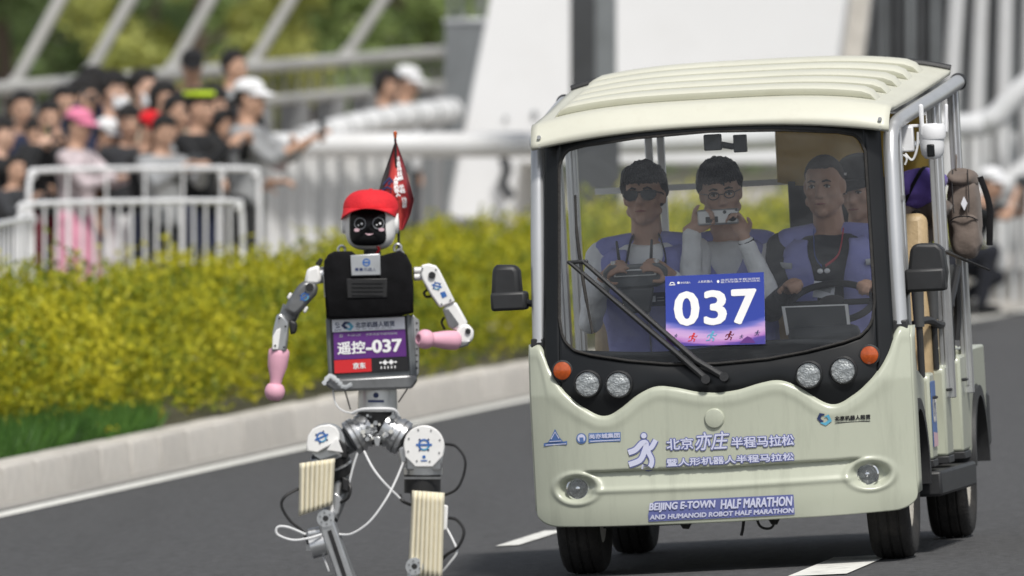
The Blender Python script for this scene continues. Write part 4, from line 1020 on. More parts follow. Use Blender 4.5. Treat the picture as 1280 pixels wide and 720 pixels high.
# --- image-left leg, knee lifted
pts = [(383, 556), (385, 545), (391, 536), (400, 532), (412, 530.5), (420, 534), (424, 540), (425, 550), (412, 557), (397, 566), (384, 564)]
mo = part(MB().cyl(q(408, 552, .02), q(411, 552, .13), rp(23), n=30), 'thigh_motor', 'robot_alu', angle=30)
pl_ = part(plate(pts, -.03, -.0), 'motor_cover', 'robot_white', mo, bev=.004)
emblem(402, 546.5, 9, -.032, pl_, tilt=-24, sq=1.0)
part(plate([(408, 563), (421, 546), (429, 566)], -.05, -.02), 'cover_wedge', 'robot_white', bev=.003)
part(MB().cyl(q(411, 566, .05), q(420, 592, .08), rp(23), rp(22), 30), 'thigh_drum', 'robot_black', angle=30)
for f in (.0, .5): part(MB().cyl(q(411 + 9 * f, 567 + 26 * f, .05 + .03 * f), q(411.8 + 9 * f, 569.5 + 26 * f, .052 + .03 * f), rp(24), n=30), 'drum_ring', 'robot_alu', angle=30)
part(MB().tube([q(421, 590, .08), q(422, 620, .06), q(412, 648, .02)], [rp(16), rp(13), rp(11)], 18), 'thigh_link', 'robot_alu_dark')
part(plate([(418, 615), (428, 622), (424, 642), (416, 648)], .0, .05), 'link_cover', 'robot_alu', bev=.005)
mb_ = corr([(375, 579), (418, 573), (415, 631), (374, 645)], 7, -.04, .012, 'thigh_guard')
part(MB().cyl(q(407, 648, -.06), q(407, 648, .08), rp(11), n=24), 'knee_joint', 'robot_alu', angle=30)
part(plate([(397, 640), (414, 643), (420, 660), (447, 738), (440, 746), (428, 744), (402, 668)], -.055, -.03), 'shin_link', 'robot_alu', bev=.006)
part(plate([(404, 646), (420, 652), (452, 738), (446, 748), (432, 744)], -.03, .03), 'shin_core', 'robot_alu_dark', bev=.006)
part(MB().tube([q(441, 738, .0), q(446, 775, .14), q(446, 783, .17)], [rp(13), rp(10), rp(9)], 14), 'ankle', 'robot_alu_dark')
part(plate([(428, 778), (462, 778), (466, 792), (426, 792)], .04, .28), 'foot', 'robot_black', bev=.015)
part(MB().cyl(q(388, 684, -.02), q(406, 679, -.02), rp(15), n=24).cyl(q(386, 668, -.02), q(400, 665, -.02), rp(7), n=16).box(q(392, 677, .02), (.05, .06, .06)), 'knee_actuator', 'robot_alu', angle=30)
# --- cables
def cable(pts, r, m): return part(MB().tube(strip([q(*p) for p in pts], 8), rp(r), 8), 'cable', m)
cable([(455, 564, .0), (466, 585, -.03), (480, 603, -.04), (500, 623, -.02)], 1.5, 'wire_white')
cable([(424, 668, -.03), (440, 667, -.05), (462, 652, -.06), (482, 625, -.05), (495, 600, -.02), (504, 578, .0)], 1.4, 'wire_white')
cable([(447, 566, .02), (441, 585, .02), (436, 606, .02)], 1.4, 'wire_white')
cable([(402, 668, -.06), (385, 673, -.08), (365, 675, -.08), (347, 668, -.08), (347, 659, -.08), (360, 659, -.08), (382, 668, -.07)], 1.5, 'wire_white')
cable([(404, 695, -.02), (409, 708, -.03), (411, 714, -.03)], 1.2, 'wire_white')
cable([(416, 487, .0), (420, 505, -.01), (430, 514, -.01), (445, 517, .0)], 1, 'wire_white'); cable([(431, 487, .0), (438, 512, .0)], .9, 'wire_black'); cable([(510, 485, .0), (498, 503, .0)], .9, 'wire_black')
cable([(556, 555, .03), (570, 558, .0), (581, 573, -.02), (580, 592, -.02), (571, 611, -.02), (556, 619, .0)], 1.7, 'wire_black')
cable([(558, 647, .02), (571, 650, .0), (580, 664, -.02), (573, 683, -.02), (559, 693, .0), (551, 701, .02)], 2.0, 'wire_black')
cable([(558, 660, .02), (566, 675, .0), (571, 690, -.01), (562, 704, .0), (552, 716, .02)], 1.5, 'wire_white')
cable([(500, 619, .0), (503, 626, -.02), (513, 631, .0)], 2.0, 'wire_black')
cable([(373, 611, -.02), (357, 620, -.04), (352, 632, -.04), (362, 650, -.04), (378, 664, -.04), (386, 680, -.03)], 1.9, 'wire_black')
cable([(433, 600, .0), (438, 610, -.02), (435, 622, -.02), (426, 628, .0)], 2, 'wire_black')
# --- image-left arm (hanging, club hand)
part(plate([(384, 336), (399, 331), (402, 350), (398, 356), (380, 354)], -.03, .09), 'shoulder_motor', 'robot_white', bev=.01)
part(MB().cyl(q(395, 345, .03), q(408, 343, .03), rp(10), n=18), 'shoulder_joint', 'robot_alu')
part(plate([(394, 330), (400, 322), (404, 325), (400, 333)], .0, .03), 'shoulder_lug', 'robot_black', bev=.003)
ua = part(plate([(380, 350), (398, 356), (396, 368), (376, 390), (368, 396), (354, 388), (362, 372), (372, 358)], -.045, .045), 'upper_arm', 'robot_alu_dark', bev=.014)
emblem(381, 371, 7, -.0465, ua, tilt=-35)
part(MB().cyl(q(387, 359, -.055), q(387, 359, -.035), rp(5), n=16), 'arm_bore', 'robot_black', ua)
for x, y in ((361, 372), (381, 389)): part(MB().cap(q(x, y, -.03), q(x + 2, y - 4, -.03), rp(2.2)), 'bracket_tip', 'robot_white', ua)
part(MB().tube([q(365, 384, .0), q(358, 402, .0)], [rp(12), rp(11)], 14), 'elbow', 'robot_alu_dark')
part(plate([(361, 399), (372, 403), (371, 416), (363, 419)], -.04, .03), 'elbow_motor', 'robot_black', bev=.008)
fa = part(plate([(346, 393), (352, 391), (362, 404), (360, 424), (358, 440), (340, 440), (341, 415)], -.035, .035), 'forearm', 'robot_alu', bev=.008)
part(plate([(346, 412), (351, 410), (348, 437), (340, 437), (341, 420)], -.042, -.03), 'forearm_plate', 'robot_white', fa, bev=.003)
def club(a, b, r0, r1, rb, name='club_hand'):
    a, b = V(a), V(b); t = (b - a); L = t.length
    pr = [(r0 * .8, -.004), (r0, .004), (r0 * 1.02, L * .15), (r0 * .95, L * .4), (r1 * 1.1, L * .68), (r1, L * .80)]
    c = L + rb * .0
    for k in range(12):
        th = math.pi * (.86 - .86 * k / 11); pr.append((max(rb * math.sin(th), 1e-4), c - rb * math.cos(th) * 1))
    pr = [p for i, p in enumerate(pr) if i < 6 or p[1] > L * .82]
    return part(MB().lathe(pr, a, t, 28), name, 'pink_silicone', angle=180)
club(q(349, 437, .0), q(343.5, 489.5, .0), rp(13), rp(7.2), rp(12.8))
# --- image-right arm (bent, club hand across)
part(plate([(516, 334), (530, 333), (531, 350), (517, 351)], .0, .06), 'shoulder_joint', 'robot_alu', bev=.005)
for y in (338, 346): part(MB().cyl(q(518, y, -.02), q(528, y, -.02), rp(4), n=12), 'joint_pin', 'robot_white')
mp = [(527, 331)] + [(527, 331), (536, 329.5), (545, 332), (549, 337)] + [(569, 377), (550, 385), (538, 368), (528, 350), (526, 343)]
ua = part(plate(mp[1:], -.06, -.035), 'upper_arm', 'robot_white', bev=.006)
part(plate([(530, 335), (544, 335), (564, 379), (548, 384), (531, 358)], -.036, .05), 'arm_core', 'robot_alu_dark', ua, bev=.008)
emblem(546, 357.5, 6.5, -.0615, ua, tilt=15)
pr2([poly2([(550, 366), (556, 364), (559, 370), (553, 373)])], -.0615, 'arm_print', 'print_blue', ua)
part(MB().cyl(q(540, 344, -.068), q(540, 344, -.058), rp(4.5), n=18), 'arm_bore', 'robot_black', ua)
part(MB().tube(strip([q(534, 362, -.02), q(530, 366, -.03), q(533, 371, -.03), q(540, 370, -.02)], 5), rp(1.6), 8), 'arm_cable', 'wire_black', ua)
lk = part(plate([(554, 383), (570, 377), (584, 402), (583, 409), (568, 413), (560, 408)], -.05, .03), 'elbow_link', 'robot_white', bev=.008)
part(plate([(553, 386), (560, 385), (574, 405), (566, 412), (560, 407)], -.056, -.045), 'link_side', 'robot_alu_dark', lk, bev=.003)
part(MB().tube(strip([q(555, 397, -.0), q(552, 403, -.01), q(556, 412, -.01)], 5), rp(1.6), 8), 'arm_cable', 'wire_black')
el = part(plate([(571, 412), (577, 405), (586, 405), (592, 413), (592, 423), (586, 430), (572, 436), (566, 432)], -.055, .035), 'elbow', 'robot_white', bev=.012)
part(plate([(568, 428), (590, 424), (585, 432), (570, 437)], -.058, .03), 'elbow_shell', 'robot_alu_dark', el, bev=.006)
part(MB().cyl(q(585, 414, -.062), q(585, 414, -.05), rp(3.6), n=14), 'elbow_bore', 'robot_black', el)
club(q(571, 425.5, -.04), q(531.5, 424, -.11), rp(12), rp(8.5), rp(12.3))
# --- fasteners and trims on the limbs
def boltring(cx, cy, r, n, d, parent=None, m='robot_alu_dark', s=1.2):
    for k in range(n):
        a = 6.28318 * (k + .3) / n; part(MB().cyl(q(cx + r * math.cos(a), cy + r * math.sin(a), d - .006), q(cx + r * math.cos(a), cy + r * math.sin(a), d + .004), rp(s), n=8), 'bolt', m, parent)
boltring(407, 648, 7, 6, -.061); boltring(518, 708, 7, 6, -.051)
for x, y, d in ((407, 648, -.063), (518, 708, -.053)): part(MB().cyl(q(x, y, d), q(x, y, d + .01), rp(3.6), n=14), 'axle_cap', 'robot_black')
part(plate([(409, 664), (414, 662), (436, 728), (431, 730)], -.058, -.054), 'shin_channel', 'robot_black')
part(plate([(515, 722), (521, 722), (526, 790), (521, 792)], -.044, -.039), 'shin_channel', 'robot_black')
for s, cx_ in ((-1, 446), (1, 497)):
    c = q(cx_, 544, .06); a = V((s * .86, -.12, -.50)).normalized(); u = a.orthogonal().normalized(); w = a.cross(u)
    for k in range(10):
        p = c - a * rp(14) + (u * math.cos(6.28318 * k / 10) + w * math.sin(6.28318 * k / 10)) * rp(21.8)
        part(MB().ell(p, rp(1.5), nu=8, nv=6), 'bolt', 'robot_alu_dark')
part(plate([(505, 596), (551, 596), (551, 599), (505, 599)], -.003, .0), 'drum_band', 'robot_alu_dark')
part(plate([(428, 596), (437, 600), (436, 616), (428, 612)], -.02, .05), 'cable_clip', 'robot_black', bev=.004)
part(plate([(498, 560), (508, 556), (509, 578), (500, 580)], .0, .08), 'hip_bracket', 'robot_alu', bev=.006)
part(plate([(424, 549), (434, 556), (434, 574), (426, 572)], .0, .08), 'hip_bracket', 'robot_black', bev=.006)
for x, y in ((528, 336), (545, 337), (563, 375), (552, 380)): part(MB().cyl(q(x, y, -.063), q(x, y, -.058), rp(1.2), n=8), 'screw', 'robot_alu_dark')
for x, y in ((349, 398), (357, 408), (344, 432), (355, 434)): part(MB().cyl(q(x, y, -.045), q(x, y, -.03), rp(1.3), n=8), 'screw', 'robot_black')
# ================================================================== PEOPLE
def skinmat(name, col): mat(name, col, .5, var=.06, scale=25, spec=.35)
skinmat('skin_a', (.50, .31, .22)); skinmat('skin_b', (.56, .36, .27)); skinmat('skin_c', (.47, .29, .21))
mat('lip', (.32, .13, .11), .5); mat('eye_white', (.7, .69, .67), .25); mat('iris', (.012, .009, .008), .15)
mat('hair_black', (.010, .009, .009), .45, var=.4, scale=40, bump=1.0, bscale=90); mat('hair_buzz', (.035, .028, .026), .85, var=.35, scale=120)
def cloth(name, col, v=.12): mat(name, col, .88, var=v, scale=7, bump=.35, bscale=18, sheen=.1, spec=.25)
cloth('vest_purple', (.27, .28, .58)); cloth('shirt_white', (.78, .79, .80)); cloth('shirt_black', (.016, .017, .019)); cloth('shirt_charcoal', (.035, .037, .042))
cloth('trousers_dark', (.02, .022, .03)); cloth('navy', (.022, .028, .06)); cloth('grey_cloth', (.28, .29, .30)); cloth('pale_pattern', (.46, .40, .42), .55)
cloth('maroon', (.13, .012, .025)); cloth('pink_cloth', (.62, .28, .38)); cloth('brown_cloth', (.15, .085, .055)); cloth('olive', (.08, .085, .055)); cloth('beige_cloth', (.45, .38, .29))
cloth('taupe_cloth', (.155, .125, .108), .2); cloth('bag_purple', (.16, .11, .42)); cloth('cap_pink', (.66, .20, .32)); cloth('cap_white', (.75, .76, .78)); cloth('cap_black', (.012, .012, .014)); cloth('cap_redc', (.62, .012, .02)); cloth('neon', (.55, .75, .04))
mat('mask_white', (.80, .82, .85), .7); mat('sunglass', (.003, .004, .005), .22, spec=.25); mat('silver_gadget', (.6, .61, .62), .3, metal=.6, var=.08); mat('dark_gadget', (.05, .055, .06), .35, var=.2, scale=20); mat('phone_screen', (.10, .25, .10), .2); mat('strap_red', (.45, .03, .05), .6); mat('strap_blue', (.06, .12, .42), .6); mat('steel_gadget', (.14, .15, .155), .4, var=.2, scale=20)
mat('reflective_strip', (.42, .43, .45), .4)

FOLD = bpy.data.textures.new('folds', 'CLOUDS'); FOLD.noise_scale = .075; FOLD.noise_depth = 2
def folds(o, s):
    "creases in the cloth"
    m = o.modifiers.new('f', 'DISPLACE'); m.texture = FOLD; m.strength = s; m.mid_level = .5; m.texture_coords = 'GLOBAL'
    return o
def ik(sh, wr, pole, a=.285, b=.255):
    sh, wr = V(sh), V(wr); d = wr - sh; L = d.length
    if L > (a + b) * .985: wr = sh + d * ((a + b) * .985 / L); d = wr - sh; L = d.length
    x = (a * a - b * b + L * L) / (2 * L); h = math.sqrt(max(a * a - x * x, 0)); t = d / L
    p = V(pole); p = p - t * p.dot(t); p.normalize()
    return sh + t * x + p * h, wr

def hand_geo(mb, w, d, n, side, curl=.6, sc=1.0, thumb=1.0):
    "palm, four bent fingers of unequal length, thumb leaving the side of the palm"
    w, d, n = V(w), V(d).normalized(), V(n); n = (n - d * n.dot(d)).normalized(); s = d.cross(n) * side
    rot = MX((s, d, n)).transposed()
    mb.ell(w + d * .045 * sc, (.040 * sc, .050 * sc, .016 * sc), rot, 14, 8)
    mb.cap(w - d * .02, w + d * .02 * sc, .024 * sc, .026 * sc)
    for k, L in enumerate((.070, .080, .074, .058)):
        b = w + d * (.082 - .004 * abs(k - 1.2)) * sc + s * (.030 - .0195 * k) * sc
        a1 = curl * .9; d1 = (d * math.cos(a1) + n * math.sin(a1)); a2 = curl * 2.0; d2 = (d * math.cos(a2) + n * math.sin(a2)); a3 = curl * 2.9; d3 = (d * math.cos(a3) + n * math.sin(a3))
        p1 = b + d1 * L * .48 * sc; p2 = p1 + d2 * L * .32 * sc; p3 = p2 + d3 * L * .22 * sc
        mb.cap(b - d * .015, p1, .0095 * sc, .0088 * sc, 8); mb.cap(p1, p2, .0088 * sc, .008 * sc, 8); mb.cap(p2, p3, .008 * sc, .007 * sc, 8)
    b = w + d * .025 * sc + s * .030 * sc; p1 = b + (s * .75 + d * .6 + n * .35 * thumb).normalized() * .040 * sc; p2 = p1 + (s * .2 + d * .8 + n * .5 * thumb).normalized() * .032 * sc
    mb.cap(b, p1, .013 * sc, .011 * sc, 8); mb.cap(p1, p2, .0105 * sc, .0085 * sc, 8)

TW = [(0, .150, .112), (.12, .155, .115), (.32, .145, .103), (.6, .165, .112), (.8, .172, .112), (.9, .150, .098), (.96, .10, .08), (1, .062, .06)]
def torso_pt(hip, neck, t, th, infl=0., fat=1.0):
    wx = interp([(a, b) for a, b, c in TW], t) * fat + infl; wy = interp([(a, c) for a, b, c in TW], t) * fat + infl
    ax = neck - hip; z = ax.normalized(); x = V((1, 0, 0)); x = (x - z * x.dot(z)).normalized(); y = z.cross(x)
    f = lambda a: math.copysign(abs(a) ** .8, a)
    return hip + ax * t + x * wx * f(math.cos(th)) + y * wy * f(math.sin(th))

def person(name, label, F, cat='person', group=None, hip=(0, 0, .93), neck=(0, 0, 1.44), head=None, hyaw=0, hpitch=0, hroll=0, wl=None, wr=None, pl=(-.5, .3, -1), pr=(.5, .3, -1),
           hl=None, hr=None, legs='stand', skin='skin_a', hair='short', top='shirt_white', sleeve='long', vest=None, vgap=(.035, .085), low='trousers_dark', vox=.0125, skirt=False, face=True, fat=1.0, glasses=None, cap=None, mask=None, base=None, jaw=1.0, shw=.178, hands=(.6, .6)):
    hip, neck = V(hip), V(neck); head = V(head) if head is not None else neck + V((0, -.025, .16))
    root = empty(name, F @ MX.Translation(base if base is not None else (hip.x, hip.y, 0)), label, cat, group)
    fine = vox < .009
    def B(mb, nm, m, parent=None, **k):
        mb.v = [F @ p for p in mb.v]; return mb.build(nm, m, parent or root, world=True, **k)
    ax = (neck - hip).normalized()
    sx = V((1, 0, 0)); sx = (sx - ax * sx.dot(ax)).normalized()
    SH = [neck - ax * .065 - sx * shw, neck - ax * .065 + sx * shw]
    WR = [V(wl) if wl is not None else SH[0] + V((-.06, -.02, -.50)), V(wr) if wr is not None else SH[1] + V((.06, -.02, -.50))]
    EL = [None, None]
    for i, pole in ((0, pl), (1, pr)): EL[i], WR[i] = ik(SH[i], WR[i], pole)
    hx = .09
    HP = [hip + V((-hx, 0, -.02)), hip + V((hx, 0, -.02))]
    if legs == 'sit':
        KN = [hip + V((-.12, -.40, .03)), hip + V((.12, -.40, .03))]; AN = [KN[0] + V((0, -.05, -.34)), KN[1] + V((0, -.05, -.34))]
    elif legs == 'crouch':
        KN = [hip + V((-.14, -.36, .10)), hip + V((.14, -.30, -.12))]; AN = [V((KN[0].x, KN[0].y + .10, .09)), V((KN[1].x, KN[1].y + .38, .09))]
    else:
        KN = [HP[0] + V((-.01, -.02, -.42)), HP[1] + V((.01, -.02, -.42))]; AN = [V((KN[0].x - .01, hip.y + .02, .09)), V((KN[1].x + .01, hip.y + .02, .09))]
    RH = MX.Rotation(R(hyaw), 3, 'Z') @ MX.Rotation(R(hroll), 3, 'Y') @ MX.Rotation(R(hpitch), 3, 'X')
    hp = lambda x, y, z: head + RH @ V((x, y, z))
    # body: one continuous surface
    mb = MB()
    mb.ell(hp(0, .012, .035), (.074, .092, .085), RH, 20, 14).ell(hp(0, -.018, -.022), (.064 * (1 + (jaw - 1) * .6), .068, .092), RH, 20, 14).ell(hp(0, -.024, -.072), (.053 * jaw, .054, .044 * jaw), RH)
    mb.ell(hp(0, -.066, -.098), .021 * jaw).ell(hp(-.05 * jaw, -.005, -.058), .024).ell(hp(.05 * jaw, -.005, -.058), .024)
    mb.cap(hp(0, -.084, .008), hp(0, -.104, -.030), .009, .0135).ell(hp(-.011, -.093, -.034), .0095).ell(hp(.011, -.093, -.034), .0095)
    mb.cap(hp(-.036, -.073, .024), hp(.036, -.073, .024), .0125).ell(hp(-.040, -.057, -.022), .025).ell(hp(.040, -.057, -.022), .025)
    mb.cap(hp(-.018, -.080, -.060), hp(.018, -.080, -.060), .0095).cap(hp(-.014, -.078, -.072), hp(.014, -.078, -.072), .0095)
    for s in (-1, 1): mb.ell(hp(s * .077, .012, -.004), (.010, .019, .032), RH @ MX.Rotation(s * -.3, 3, 'Z'))
    mb.cap(hp(0, .022, -.06), neck + ax * -.02, .058, .066)
    mb.ring([[torso_pt(hip, neck, t, th, -.012, fat) for th in lin(0, 6.28318 * 15 / 16, 16)] for t in lin(0, .98, 10)])
    for i in (0, 1):
        sd = (-1, 1)[i]
        mb.cap(neck - ax * .03, SH[i], .05, .05).cap(SH[i], EL[i], .045, .036).cap(EL[i], WR[i], .036, .024)
        hd = (hl, hr)[i]; fd = (WR[i] - EL[i]).normalized()
        d, n = hd if hd else (fd, V((-sd, -.25, 0)) if abs(fd.z) > .6 else V((0, 0, -1)))
        hand_geo(mb, WR[i], d, n, 1 if i else -1, hands[i], .95)
        mb.cap(HP[i], KN[i], .075 * fat, .05).cap(KN[i], AN[i], .05, .036)
    mb.cap(HP[0], HP[1], .085 * fat)
    body = B(mb, 'body', skin, remesh=vox, smit=3 if fine else 2)
    # shirt
    mb = MB().ring([[torso_pt(hip, neck, t, th, .006, fat) for th in lin(0, 6.28318 * 23 / 24, 24)] for t in lin(-.06, .975, 14)])
    for i in (0, 1):
        e = EL[i]; mb.cap(neck - ax * .045, SH[i], .052, .060)
        if sleeve == 'long':
            mb.cap(SH[i], e, .060, .050).cap(e, WR[i].lerp(e, .12), .050, .037)
        elif sleeve == 'short': mb.cap(SH[i], SH[i].lerp(e, .62), .062, .058)
        elif sleeve == 'roll': mb.cap(SH[i], e, .060, .051).cap(e, e.lerp(WR[i], .25), .051, .05)
    folds(B(mb, 'shirt', top, remesh=vox, smit=4), .014 if fine else .02)
    # trousers or skirt, shoes
    mb = MB().cap(HP[0], HP[1], .098 * fat)
    if skirt: mb.ring([[hip + V((math.cos(a) * r_, math.sin(a) * r_ * .75, z)) for a in lin(0, 5.9, 16)] for z, r_ in ((.08, .14), (-.1, .19), (-.4, .23), (-.48, .235))])
    else:
        for i in (0, 1): mb.cap(HP[i], KN[i], .092 * fat, .068).cap(KN[i], AN[i], .068, .052)
    folds(B(mb, 'skirt' if skirt else 'trousers', low, remesh=max(vox, .012), smit=3), .016)
    for i in (0, 1):
        a = AN[i]; B(MB().ell(a + V((0, -.055, -.045)), (.045, .125, .042)).cap(a + V((0, 0, .0)), a + V((0, .01, -.05)), .045, .045), 'shoe', 'shirt_black', remesh=.012, smit=2)
    # vest: open-fronted shell
    if vest:
        mb = MB(); n = 56; ts = lin(-.02, .955, 30); P = []; Fc = []
        for t in ts:
            gap = vgap[0] + (vgap[1] - vgap[0]) * sstep(.62, .95, t); gap = max(gap, .058) if t > .92 else gap
            wx = interp([(a, b) for a, b, c in TW], t) * fat + .022
            g = math.acos(min(.98, gap / wx) ** 1.25)                  # angle where the opening starts, seen from the side
            for k in range(n):
                th = -g + (2 * math.pi - (math.pi - 2 * g)) * k / (n - 1)
                P.append(torso_pt(hip, neck, t, th, .022 + .004 * math.sin(th * 5 + t * 9), fat))
        for j in range(len(ts) - 1):
            for k in range(n - 1): Fc.append((j * n + k, j * n + k + 1, (j + 1) * n + k + 1, (j + 1) * n + k))
        mb.add(P, Fc); v = folds(B(mb, 'vest', vest, solid=.010, angle=180), .022)
        for i in (0, 1): B(MB().cap(SH[i].lerp(neck, .16) + V((0, 0, .006)), neck - ax * .022 + sx * (-.062, .062)[i], .062, .05), 'vest_shoulder', vest, v, remesh=.012, smit=3)
        if fine:
            for s in (-1, 1):
                pts = []
                for th in lin(-1.57 + .62 * s, -1.57 + 1.25 * s, 8): pts.append(torso_pt(hip, neck, .80, th, .036, fat))
                B(MB().tube(pts, .012, 6, flat=.35, up=(0, 0, 1)), 'reflective_strip', 'reflective_strip', v)
    # hair
    if hair and hair != 'bald':
        mb = MB(); th_ = .008 if cap else {'short': .020, 'buzz': .004, 'thick': .022, 'long': .026}[hair]
        seed = random.random() * 50
        def hf(u, v):
            d = V((math.cos(v) * math.cos(u), math.cos(v) * math.sin(u), math.sin(v)))
            b = V((.076 * d.x, .094 * d.y, .087 * d.z)) + V((0, .012, .035))
            fr = -d.y  # 1 at front
            line = (.072 if fr > .55 else .072 - (.55 - fr) * .11) - (.024 if hair == 'thick' and fr > .5 else 0)
            if fr < -.1: line = -.03 - .03 * min(1, -fr)
            if hair == 'long' and fr < .35: line = -.13
            nz = NZ.noise(V((d.x * 6, d.y * 4, d.z * 2)) + V((seed, 0, 0))) * .4 + NZ.noise(V((d.x * 18, d.y * 10, d.z * 4)) + V((seed, 3, 0))) * .18
            m = sstep(line - .012, line + .012, b.z + nz * .012)
            t = th_ * (.75 + .5 * max(0, d.z) + nz) * m - .02 * (1 - m)
            if hair == 'long' and b.z < 0: b = V((b.x * 1.1, b.y + .01, b.z * 1.5))
            return head + RH @ (b + d * t)
        mb.grid(hf, lin(0, 6.28318 * 63 / 64, 64), lin(-1.2, 1.5707, 40), closeu=True)
        B(mb, 'hair', 'hair_buzz' if hair == 'buzz' else 'hair_black', angle=180)
        if hair == 'thick' and fine:
            mb = MB(); rr = random.Random(int(seed * 9))
            for k in range(26):
                a = -2.75 + 2.4 * k / 25; sw = (.35 if a > -1.75 else -.35)
                p = V((.080 * math.cos(a), .008 + .092 * math.sin(a), .088 + rr.uniform(-.01, .010))); d2 = V((sw * rr.uniform(.5, 1.1), -.12, -1)).normalized(); L_2 = rr.uniform(.030, .046)
                P = [p + V((-sw * .02, .03, .022)), p + V((0, -.006, .004)), p + d2 * L_2 * .6 + V((0, -.006, 0)), p + d2 * L_2]
                mb.tube([head + RH @ x for x in strip(P, 3)], [.010, .012, .013, .0135, .013, .012, .010, .008, .005, .002], 7, flat=.6)
            B(mb, 'fringe', 'hair_black', angle=180)
    # face
    if face:
        for s in (-1, 1):
            e = B(MB().ell(hp(s * .031, -.0765, .002), (.0115, .007, .0055), RH), 'eye', 'eye_white'); B(MB().ell(hp(s * .031, -.0825, .002), (.0055, .0034, .0052), RH), 'iris', 'iris', e)
            B(MB().tube([hp(s * .014, -.090, .023), hp(s * .032, -.0895, .028), hp(s * .048, -.078, .022)], [.0035, .0045, .002], 6), 'eyebrow', 'hair_black')
            B(MB().tube([hp(s * .018, -.0845, .006), hp(s * .031, -.0865, .0105), hp(s * .045, -.079, .005)], [.0022, .0032, .0018], 6), 'eyelid', 'hair_black')
        B(MB().tube([hp(-.022, -.083, -.0655), hp(0, -.0915, -.0645), hp(.022, -.083, -.0655)], [.002, .0055, .002], 8), 'mouth', 'lip')
    if glasses == 'sun':
        g = B(MB().prism(SGL(-1), lambda u, v, w: hp(u, w + 3.2 * u * u, v), -.102, -.096).prism(SGL(1), lambda u, v, w: hp(u, w + 3.2 * u * u, v), -.102, -.096), 'sunglasses', 'sunglass')
        B(MB().tube([hp(-.006, -.097, .010), hp(.006, -.097, .010)], .003, 6).tube([hp(-.060, -.086, .010), hp(-.078, -.03, .010), hp(-.080, .02, .004)], .003, 6).tube([hp(.060, -.086, .010), hp(.078, -.03, .010), hp(.080, .02, .004)], .003, 6), 'glasses_frame', 'sunglass', g)
    elif glasses:
        mb = MB()
        for s in (-1, 1): mb.tube([hp(s * .032 + .021 * math.cos(a), -.094, .001 + .015 * math.sin(a)) for a in lin(0, 5.9, 16)], .0022, 6, closed=True).tube([hp(s * .056, -.090, .008), hp(s * .078, -.03, .010), hp(s * .080, .02, .004)], .002, 6)
        mb.tube([hp(-.009, -.096, .004), hp(.009, -.096, .004)], .002, 6); B(mb, 'glasses', 'dark_gadget')
    if mask:
        B(MB().grid(lambda u, v: hp(.068 * math.sin(u) , .012 - .118 * math.cos(u) * (.86 + .14 * math.sin(v * 3.14)), -.022 - .085 * v), lin(-1.25, 1.25, 16), lin(0, 1, 8)), 'face_mask', mask, solid=.004, angle=180)
    if cap:
        mb = MB().grid(lambda u, v: hp(.090 * math.cos(u) * math.cos(v) ** .8, .010 + .108 * math.sin(u) * math.cos(v) ** .8, .055 + .085 * math.sin(v) ** .9), lin(0, 6.28318 * 31 / 32, 32), lin(0, 1.5707, 12), closeu=True)
        c_ = B(mb, 'cap', cap, solid=.004, angle=180)
        B(MB().grid(lambda u, v: hp(.088 * math.cos(u) * (1 - .1 * v), .010 + math.sin(u) * (.105 + .085 * v * abs(math.sin(u))), .060 - .030 * v - .012 * math.cos(u) ** 2), lin(math.pi * 1.08, math.pi * 1.92, 18), lin(0, 1, 6)), 'cap_peak', cap, c_, solid=.005, angle=180)
    return root, B, dict(SH=SH, EL=EL, WR=WR, hp=hp, hip=hip, neck=neck, head=head)

def SGL(s): return [(s * x, z) for x, z in ((.004, .012), (.02, .019), (.05, .020), (.066, .014), (.066, -.004), (.058, -.018), (.04, -.025), (.02, -.022), (.007, -.008))]
# ---------------------------------------------------------------- riders on the front bench (cart-local coordinates)
VX = .0068
FW = V((0, -1, 0))
def hd(px, py, y): return cpx(px, py, y)
# rider with remote controller
H1 = hd(805, 246, .84)
ctl = cpx(795, 344, .56)
r1, B1, J1 = person('person', 'rider in sunglasses and purple vest over white shirt holding a remote controller', CM, group='riders on the cart', hip=(H1.x, .98, .73), neck=(H1.x, .87, H1.z - .165), head=H1, hyaw=-4, hpitch=-6,
    wl=ctl + V((-.135, .03, -.005)), wr=ctl + V((.135, .03, -.005)), pl=(-.30, .25, -1), pr=(.25, .35, -1), hl=(V((.5, -.55, .45)), V((.8, .3, -.3))), hr=(V((-.5, -.55, .45)), V((-.8, .3, -.3))),
    legs='sit', skin='skin_c', hair='thick', top='shirt_white', vest='vest_purple', vgap=(.004, .075), vox=VX, glasses='sun', hands=(.55, .55), base=(H1.x, .98, .36), fat=1.08, shw=.195)
rc = empty('remote_controller', CM @ MX.Translation(ctl), 'grey handheld remote controller with two black aerials in the hands of the rider in sunglasses', 'controller')
MB().prism([(-.13, .02), (-.10, .045), (.10, .045), (.13, .02), (.125, -.03), (.08, -.05), (-.08, -.05), (-.125, -.03)], lambda u, v, w: V((u, w + v * -.3, v)), -.025, .025).build('case', 'steel_gadget', rc, bev=.010)
MB().box((0, -.030, .010), (.17, .006, .030)).build('front_bar', 'silver_gadget', rc, bev=.003)
MB().box((0, -.034, .010), (.155, .003, .018)).build('front_slot', 'dark_gadget', rc)
for s in (-1, 1):
    MB().cap((s * .062, -.005, .04), (s * .070, .0, .135), .007, .005).build('aerial', 'black_plastic', rc)
    MB().cyl((s * .085, -.01, .045), (s * .085, -.01, .06), .012, n=14).build('dial', 'silver_gadget', rc)
MB().prism([(-.07, -.05), (.07, -.05), (.05, -.15), (-.05, -.15)], lambda u, v, w: V((u, w, v)), -.012, .016).build('tablet_holder', 'dark_gadget', rc, bev=.008)
